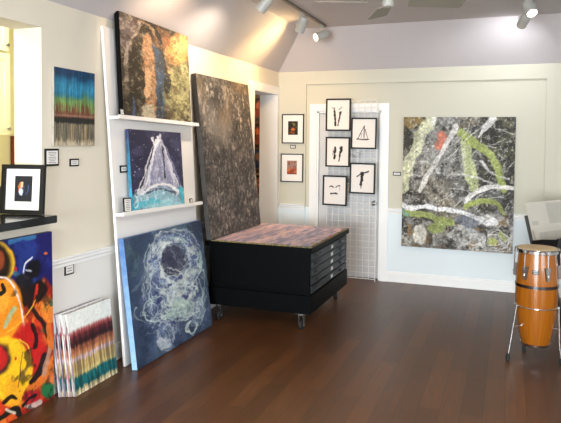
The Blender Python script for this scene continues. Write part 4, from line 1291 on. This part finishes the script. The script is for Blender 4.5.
# ================================================================== CONGA DRUM
def wood_drum_mat():
    m = mat('amber_drum_stave', (178, 98, 30), 0.22, var=0.05, coat=0.5)
    nt = m.node_tree
    mx = [n for n in nt.nodes if n.type == 'MIX'][0]
    tc = [n for n in nt.nodes if n.type == 'TEX_COORD'][0]
    n = [n for n in nt.nodes if n.type == 'TEX_NOISE'][0]
    sp = nt.nodes.new('ShaderNodeSeparateXYZ'); nt.links.new(tc.outputs['Object'], sp.inputs[0])
    at = nt.nodes.new('ShaderNodeMath'); at.operation = 'ARCTAN2'
    nt.links.new(sp.outputs['Y'], at.inputs[0]); nt.links.new(sp.outputs['X'], at.inputs[1])
    cb = nt.nodes.new('ShaderNodeCombineXYZ')
    nt.links.new(at.outputs[0], cb.inputs['X']); nt.links.new(sp.outputs['Z'], cb.inputs['Z'])
    mp = nt.nodes.new('ShaderNodeMapping'); mp.inputs['Scale'].default_value = (9, 1, 1.3)
    nt.links.new(cb.outputs[0], mp.inputs['Vector'])
    nt.links.new(mp.outputs[0], n.inputs['Vector'])
    n.inputs['Scale'].default_value = 2.2; n.inputs['Detail'].default_value = 5
    mx.inputs['A'].default_value = rgba((108, 56, 8)); mx.inputs['B'].default_value = rgba((174, 104, 22))
    return m
DC = (0.212, 5.08)
dr = thing('conga_drum', 'amber wooden conga drum with chrome rim and lugs', 'drum', (DC[0], DC[1], 0.0))
prof = [(0.098, 0.128), (0.110, 0.16), (0.126, 0.24), (0.140, 0.33), (0.150, 0.42), (0.1545, 0.50), (0.1555, 0.57), (0.154, 0.64), (0.149, 0.71), (0.142, 0.78), (0.134, 0.845),
        (0.128, 0.845), (0.135, 0.78), (0.149, 0.57), (0.143, 0.42), (0.092, 0.128)]
n0 = MB()
seg = 48
# hollow shell: closed ring of profiles
for (r, z) in prof:
    for j in range(seg):
        a = 2 * PI * j / seg
        n0.v.append((r * math.cos(a), r * math.sin(a), z))
for i in range(len(prof)):
    i2 = (i + 1) % len(prof)
    for j in range(seg):
        n0.f.append((i * seg + j, i * seg + (j + 1) % seg, i2 * seg + (j + 1) % seg, i2 * seg + j))
n0.build('shell', wood_drum_mat(), dr, smooth=True)
def ringband(name, z0, z1, r0, r1, m, th=0.003):
    b = MB(); k = 48
    pr = [(r0 + 0.0005, z0), (r0 + th, z0), (r1 + th, z1), (r1 + 0.0005, z1)]
    for (r, z) in pr:
        for j in range(k):
            a = 2 * PI * j / k
            b.v.append((r * math.cos(a), r * math.sin(a), z))
    for i in range(4):
        i2 = (i + 1) % 4
        for j in range(k):
            b.f.append((i * k + j, i * k + (j + 1) % k, i2 * k + (j + 1) % k, i2 * k + j))
    return b.build(name, m, dr, smooth=True)
ringband('steel_band', 0.578, 0.600, 0.1555, 0.1553, mat('dark_steel', (88, 88, 88), 0.25, metal=1.0))
ringband('bottom_rim', 0.120, 0.140, 0.098, 0.103, M_CHROME, 0.005)
skin = MB().lathe([(0.001, 0.878), (0.10, 0.878), (0.135, 0.875), (0.144, 0.866), (0.146, 0.850), (0.142, 0.846), (0.001, 0.847)], seg=48).build('drum_head', mat('tan_rawhide', (188, 164, 122), 0.6, var=0.12, scale=14), dr, smooth=True)
rim = MB()
rim.tube([(0.1535 * math.cos(2 * PI * j / 48), 0.1535 * math.sin(2 * PI * j / 48), 0.866) for j in range(48)], 0.0062, 8, closed=True)
rim.build('rim', M_CHROME, dr, smooth=True)
ringband('rim_collar', 0.838, 0.862, 0.1465, 0.1470, M_CHROME, 0.003)
for i in range(6):
    a = R(-72 + 60 * i + 8)
    ca, sa = math.cos(a), math.sin(a)
    def P3(r, t, z): return (r * ca - t * sa, r * sa + t * ca, z)
    lug = MB()
    lug.hexa([P3(0.150, -0.012, 0.640), P3(0.1730, -0.008, 0.648), P3(0.1730, 0.008, 0.648), P3(0.150, 0.012, 0.640),
              P3(0.144, -0.024, 0.742), P3(0.1680, -0.020, 0.742), P3(0.1680, 0.020, 0.742), P3(0.144, 0.024, 0.742)])
    lo = lug.build('tension_lug', M_STEEL, dr, bevel=0.003)
    rod = MB()
    rod.tube([P3(0.166, 0, 0.69), P3(0.164, 0, 0.80), P3(0.160, 0, 0.862)], 0.0042, 8)
    rod.tube([P3(0.160, -0.018, 0.866), P3(0.162, -0.010, 0.848), P3(0.164, 0, 0.836), P3(0.162, 0.010, 0.848), P3(0.160, 0.018, 0.866)], 0.0036, 8)
    rod.lathe([(0.001, 0), (0.009, 0), (0.009, 0.014), (0.001, 0.014)], P3(0.166, 0, 0.676), 6)
    rod.build('tension_rod', M_CHROME, lo, smooth=True)
# name plate facing the room
a0 = R(-96)
npb = MB()
for j in range(6):
    a = a0 + R(-9 + 3 * j) ; a2 = a + R(3)
    ra, rb = 0.1475, 0.1525
    q = []
    for z in (0.690, 0.722):
        q += [(ra * math.cos(a), ra * math.sin(a), z), (rb * math.cos(a), rb * math.sin(a), z), (rb * math.cos(a2), rb * math.sin(a2), z), (ra * math.cos(a2), ra * math.sin(a2), z)]
    npb.hexa(q)
pl = npb.build('name_plate', M_BLACK, dr)
b = MB()
for zz, sp in ((0.713, 7), (0.701, 5)):
    for j in range(-sp, sp):
        a = a0 + R(j); a2 = a + R(0.75)
        rb = 0.1531
        b.quad((rb * math.cos(a), rb * math.sin(a), zz - 0.003), (rb * math.cos(a2), rb * math.sin(a2), zz - 0.003), (rb * math.cos(a2), rb * math.sin(a2), zz + 0.003), (rb * math.cos(a), rb * math.sin(a), zz + 0.003))
b.build('plate_marking', M_STEEL, pl)

# tubular stand under the drum
st = thing('drum_stand', 'chrome three legged stand with black rubber feet under the conga drum', 'stand', (DC[0], DC[1], 0))
MB().tube([(0.156 * math.cos(2 * PI * j / 40), 0.156 * math.sin(2 * PI * j / 40), 0.428) for j in range(40)], 0.005, 8, closed=True).build('ring', M_CHROME, st, smooth=True)
for (fx, fy) in ((-0.197, -0.115), (0.182, -0.055), (-0.075, 0.165)):
    n = math.hypot(fx, fy); ux, uy = fx / n, fy / n
    rt = 0.166
    lg = MB().tube([(ux * rt, uy * rt, 0.442), (ux * rt * 0.99, uy * rt * 0.99, 0.425), (fx * 0.86 + ux * 0.01, fy * 0.86 + uy * 0.01, 0.16), (fx, fy, 0.03)], 0.0078, 10).build('leg', M_CHROME, st, smooth=True)
    MB().tube([(ux * 0.131, uy * 0.131, 0.268), (fx * 0.62 + ux * 0.06, fy * 0.62 + uy * 0.06, 0.268)], 0.004, 8).build('bumper_peg', M_CHROME, lg, smooth=True)
    MB().lathe([(0.001, 0.001), (0.014, 0.001), (0.015, 0.02), (0.012, 0.055), (0.001, 0.056)], (fx, fy, 0), 16).build('rubber_foot', M_RUBBER, lg, smooth=True)

# ================================================================== PRINT BIN behind the drum
ang = math.atan2(0.83, 0.56)
bn = thing('print_bin', 'black print browsing bin with a charcoal backboard behind the conga drum', 'print bin', (0.200, 6.08, 0), (0, 0, ang))
# local x runs along the bin, local -y is the browsing side
BL = 0.92
def lean_slab(b, y0, z0, y1, z1, t, xa=0.0, xb=BL):
    """board from (y0,z0) to (y1,z1), thickness t towards -y"""
    d = math.hypot(y1 - y0, z1 - z0); ny, nz = -(z1 - z0) / d * t, (y1 - y0) / d * t
    return b.hexa([(xa, y0, z0), (xb, y0, z0), (xb, y0 + ny, z0 + nz), (xa, y0 + ny, z0 + nz),
                   (xa, y1, z1), (xb, y1, z1), (xb, y1 + ny, z1 + nz), (xa, y1 + ny, z1 + nz)])
lean_slab(MB(), -0.055, 0.50, 0.082, 1.00, 0.018).build('backboard', mat('charcoal_board', (74, 74, 72), 0.5), bn, bevel=0.002)
lean_slab(MB(), -0.20, 0.50, -0.262, 0.825, -0.016).build('front_panel', M_BLACK, bn, bevel=0.002)
MB().box(0, BL, -0.215, -0.055, 0.485, 0.50).build('bottom', M_BLACK, bn)
for xa in (0.0, BL - 0.016):
    e = MB().prism([(-0.20, 0.50), (-0.075, 0.50), (0.000, 0.775), (-0.10, 0.80), (-0.255, 0.82)], 0, xa + 0.001, xa + 0.015)
    e.build('end_panel', M_BLACK, bn)
for xa in (0.04, BL - 0.08):
    for (ya, yb) in ((-0.19, -0.30), (-0.08, 0.05)):
        MB().hexa([(xa, yb - 0.015, 0), (xa + 0.03, yb - 0.015, 0), (xa + 0.03, yb + 0.015, 0), (xa, yb + 0.015, 0),
                   (xa, ya - 0.015, 0.486), (xa + 0.03, ya - 0.015, 0.486), (xa + 0.03, ya + 0.015, 0.486), (xa, ya + 0.015, 0.486)]).build('leg', M_BLACK, bn, bevel=0.002)
M_SLV = mat('matted_print_in_clear_sleeve', (214, 209, 200), 0.16, var=0.04, coat=0.8)
M_PRN = mat('pale_grey_picture', (192, 189, 181), 0.16, var=0.12, scale=9, coat=0.8)
def sleeved(label, off, x0, x1, h, pics):
    """matted print standing in the bin, leaning on the backboard"""
    d = math.hypot(0.137, 0.50); sy, sz = 0.137 / d, 0.50 / d
    o = thing('sleeved_print', label, 'print', bn.matrix_basis @ Vector((0, 0, 0)), (0, 0, 0), 'sleeved prints in the bin')
    m = Matrix.Translation((0.200, 6.08, 0)) @ Matrix.Rotation(ang, 4, 'Z')
    base = m @ Vector((0, -0.055 - off, 0.503))
    o.location = base; o.rotation_euler = Euler((-math.atan2(0.137, 0.50), 0, ang))
    MB().box(x0, x1, -0.004, 0.0, 0.0, h).build('mat_board', M_SLV, o)
    for (a, b_, c_, e) in pics:
        MB().box(a, b_, -0.0046, -0.0038, c_, e).build('print', M_PRN, o)
    return o
sleeved('rear tall print in the bin, pale sheet with a grey picture', 0.026, 0.02, 0.86, 0.64, ((0.34, 0.80, 0.42, 0.62), (0.06, 0.16, 0.42, 0.46)))
sleeved('front low print in the bin, pale mat around a grey picture', 0.052, 0.02, 0.86, 0.385, ((0.09, 0.50, 0.285, 0.355), (0.55, 0.80, 0.285, 0.355)))

# ================================================================== TRACK LIGHTS
M_TRACK = mat('bronze_grey_track', (120, 110, 96), 0.45)
M_CAN = mat('dimmed_white_can', (176, 176, 170), 0.4, var=0.02)  # white cans, greyed in the colour for the little light they get
def track(label, x, y0, y1):
    t = thing('lighting_track', label, 'lighting track', (x, (y0 + y1) / 2, ZC))
    h = (y1 - y0) / 2
    MB().box(-0.018, 0.018, -h, h, -0.022, -0.0005).build('rail', M_TRACK, t, bevel=0.002)
    MB().box(-0.020, 0.020, h - 0.05, h + 0.004, -0.026, -0.0006).build('end_cap', M_TRACK, t, bevel=0.002)
track('long bronze lighting track on the ceiling near the left wall', -2.0, 2.2, 6.71)
track('second lighting track on the ceiling above the right end of the room', 0.115, 2.6, 6.46)

def lamp(label, loc, aim, glow, power, color, size, blend=0.6, group='track spot lamps', lens_c=(255, 236, 205), body=None, soft=0.03):
    """track head: clip and stem, yoke, can with a glowing lens, and the light itself"""
    x, y = loc
    t = thing('track_lamp', label, 'lamp', (x, y, ZC - 0.024), (0, 0, 0), group)
    MB().box(-0.016, 0.016, -0.035, 0.035, -0.018, 0.0).build('track_adapter', M_CAN, t, bevel=0.003)
    dv = Vector(aim) - Vector((x, y, ZC - 0.139)); dv.normalize()
    q = dv.to_track_quat('Z', 'Y').to_matrix().to_4x4()
    piv = Vector((0, 0, -0.115))
    MB().tube([(0, 0, -0.016), (0, 0, -0.07)], 0.008, 10).build('stem', M_CAN, t, smooth=True)
    # yoke: fork either side of the can
    hx = Vector((dv.y, -dv.x, 0)); hx = hx.normalized() if hx.length > 1e-3 else Vector((1, 0, 0))
    MB().tube([piv + hx * 0.052, piv + hx * 0.052 + Vector((0, 0, 0.03)), Vector((0, 0, -0.068)), piv - hx * 0.052 + Vector((0, 0, 0.03)), piv - hx * 0.052], 0.006, 8).build('yoke', M_CAN, t, smooth=True)
    m = Matrix.Translation(piv) @ q
    b = MB()
    pr = [(0.012, -0.088), (0.030, -0.085), (0.042, -0.068), (0.046, -0.04), (0.047, 0.075), (0.047, 0.082), (0.042, 0.082), (0.041, 0.060), (0.001, 0.058)]
    b.lathe(pr, (0, 0, 0), 28, m)
    can = b.build('lamp_can', M_CAN, t, smooth=True)
    MB().lathe([(0.001, 0.062), (0.0405, 0.062), (0.0405, 0.068), (0.030, 0.072), (0.001, 0.073)], (0, 0, 0), 24, m).build('lens', emit('lens_glow_%d' % int(glow * 10), lens_c, glow), can, smooth=True)
    ld = bpy.data.lights.new('lamp_beam', 'SPOT')
    ld.energy = power; ld.color = color; ld.spot_size = R(size); ld.spot_blend = blend; ld.shadow_soft_size = soft
    lo = bpy.data.objects.new('lamp_beam', ld); COL.objects.link(lo)
    lo.location = m @ Vector((0, 0, 0.095)); lo.rotation_euler = dv.to_track_quat('-Z', 'Y').to_euler(); lo.parent = t
    return t
WARM = (1.0, 0.62, 0.28)
lamp('track lamp over the white board, first of the left row', (-2.0, 4.92), (-2.42, 4.95, 2.40), 3.0, 54, (1.0, 0.83, 0.64), 125, 1.0)
lamp('track lamp turned down to the left wall, second from the far end', (-2.0, 5.90), (-2.56, 6.50, 2.00), 7.0, 58, (1.0, 0.58, 0.22), 140, 1.0)
lamp('last track lamp of the left track, lens facing the room', (-2.0, 6.58), (-2.44, 6.10, 2.60), 12.0, 56, (1.0, 0.66, 0.27), 125, 1.0)
lamp('right track lamp with its bright lens turned to the room', (0.13, 5.80), (0.36, 5.3, 2.2), 14.0, 14, (1.0, 0.93, 0.84), 80, 0.8, lens_c=(255, 250, 242))
lamp('right track lamp at the end of the track, turned to the back wall', (0.10, 6.37), (-0.12, 7.0, 2.58), 6.0, 24, (0.95, 0.96, 1.0), 120, 1.0, lens_c=(255, 250, 242))
lamp('track lamp on the left track nearest the camera', (-2.0, 4.05), (-2.62, 4.25, 2.5), 3.0, 40, (1.0, 0.70, 0.44), 110, 1.0)

# ================================================================== CEILING FAN
fn = thing('ceiling_fan', 'white ceiling fan with four pale grey blades', 'ceiling fan', (-0.87, 4.545, ZC), (0, 0, R(20)))
M_BLADE = mat('pale_grey_fan_blade', (142, 138, 124), 0.5, var=0.05)
MB().lathe([(0.001, -0.045), (0.03, -0.045), (0.065, -0.01), (0.065, -0.0005), (0.001, -0.0005)], seg=28).build('ceiling_canopy', M_CAN, fn, smooth=True)
MB().lathe([(0.001, -0.19), (0.012, -0.19), (0.012, -0.04), (0.001, -0.04)], seg=14).build('down_rod', M_CAN, fn, smooth=True)
MB().lathe([(0.001, -0.275), (0.07, -0.275), (0.10, -0.255), (0.10, -0.215), (0.06, -0.185), (0.001, -0.185)], seg=32).build('motor_housing', M_CAN, fn, smooth=True)
MB().lathe([(0.001, -0.330), (0.036, -0.328), (0.042, -0.320), (0.042, -0.28), (0.001, -0.274)], seg=28).build('switch_cup', M_CAN, fn, smooth=True)
for i in range(4):
    a = PI / 2 * i
    m = Matrix.Rotation(a, 4, 'Z')
    ar = MB()
    q = [(0.09, -0.012, -0.262), (0.17, -0.03, -0.275), (0.17, 0.03, -0.270), (0.09, 0.012, -0.262)]
    ar.hexa([m @ Vector(p_) for p_ in q] + [m @ (Vector(p_) + Vector((0, 0, 0.006))) for p_ in q])
    arm = ar.build('blade_arm', M_CAN, fn, bevel=0.001)
    q = [(0.155, -0.060, -0.278), (0.54, -0.080, -0.278), (0.560, -0.050, -0.284), (0.560, 0.050, -0.308), (0.54, 0.080, -0.314), (0.155, 0.060, -0.312)]
    bl = MB(); n = len(q)
    vs = [tuple(m @ Vector(p_)) for p_ in q] + [tuple(m @ (Vector(p_) + Vector((0, 0, 0.007)))) for p_ in q]
    bl.v = vs; bl.f = [tuple(range(n))[::-1], tuple(range(n, 2 * n))] + [(j, (j + 1) % n, n + (j + 1) % n, n + j) for j in range(n)]
    bl.build('fan_blade', M_BLADE, fn)

# ================================================================== DAYLIGHT, LAMPS AND ADDED FILL
def area(name, loc, aim, sx, sy, power, color):
    ld = bpy.data.lights.new(name, 'AREA'); ld.shape = 'RECTANGLE'; ld.size = sx; ld.size_y = sy
    ld.energy = power; ld.color = color
    o = bpy.data.objects.new(name, ld); COL.objects.link(o)
    o.location = loc; o.rotation_euler = (Vector(aim) - Vector(loc)).to_track_quat('-Z', 'Y').to_euler()
    return o
area('window_daylight', (-0.95, YF - 0.02, 1.38), (-0.95, 4.0, 1.38), 2.9, 1.95, 860, (0.90, 0.96, 1.0))
area('side_fill_light', (XR + 0.02, -0.6, 1.45), (0.0, 0.4, 1.35), 3.4, 1.7, 170, (0.92, 0.97, 1.0))  # added fill at the made-up side window, brightens the left wall
area('kitchen_ceiling_light', (-3.7, 3.0, 2.95), (-3.7, 3.0, 0), 0.9, 1.8, 55, (1.0, 0.97, 0.78))
area('backroom_light', (-3.6, 7.4, 2.85), (-3.6, 7.6, 0), 0.5, 0.5, 45, (1.0, 0.75, 0.5))
# added overhead fill that lifts the whole room, no fixture behind it
area('room_fill_light', (0.3, 1.2, 2.97), (0.3, 1.2, 0), 1.2, 1.2, 120, (1.0, 0.92, 0.80))

wld = bpy.data.worlds.new('sky'); scene.world = wld
wld.use_nodes = True
nt = wld.node_tree
bg = nt.nodes['Background']
sky = nt.nodes.new('ShaderNodeTexSky')
try:
    sky.sky_type = 'HOSEK_WILKIE'
except Exception:
    pass
nt.links.new(sky.outputs[0], bg.inputs['Color'])
bg.inputs['Strength'].default_value = 0.4

# ================================================================== CAMERA
cd = bpy.data.cameras.new('camera'); cam = bpy.data.objects.new('camera', cd); COL.objects.link(cam)
F = 611.0
cd.sensor_fit = 'HORIZONTAL'; cd.sensor_width = 36.0; cd.lens = 36.0 * F / 561.0
cd.shift_x = 0.0; cd.shift_y = (164.0 - 211.5) / 561.0
cd.clip_start = 0.05; cd.clip_end = 100
rot = Matrix.Rotation(R(20.6), 4, 'Z') @ Matrix.Rotation(PI / 2 - R(2.0), 4, 'X') @ Matrix.Rotation(R(0.55), 4, 'Z')
cam.matrix_world = Matrix.Translation((0, 0, 1.66)) @ rot
scene.camera = cam

scene.view_settings.view_transform = 'Standard'
scene.view_settings.look = 'None'
scene.view_settings.gamma = 1.0
scene.view_settings.use_curve_mapping = False
scene.view_settings.exposure = 0.0
scene.cycles.use_denoising = True
scene.cycles.max_bounces = 10
scene.cycles.diffuse_bounces = 6
scene.cycles.sample_clamp_indirect = 8.0
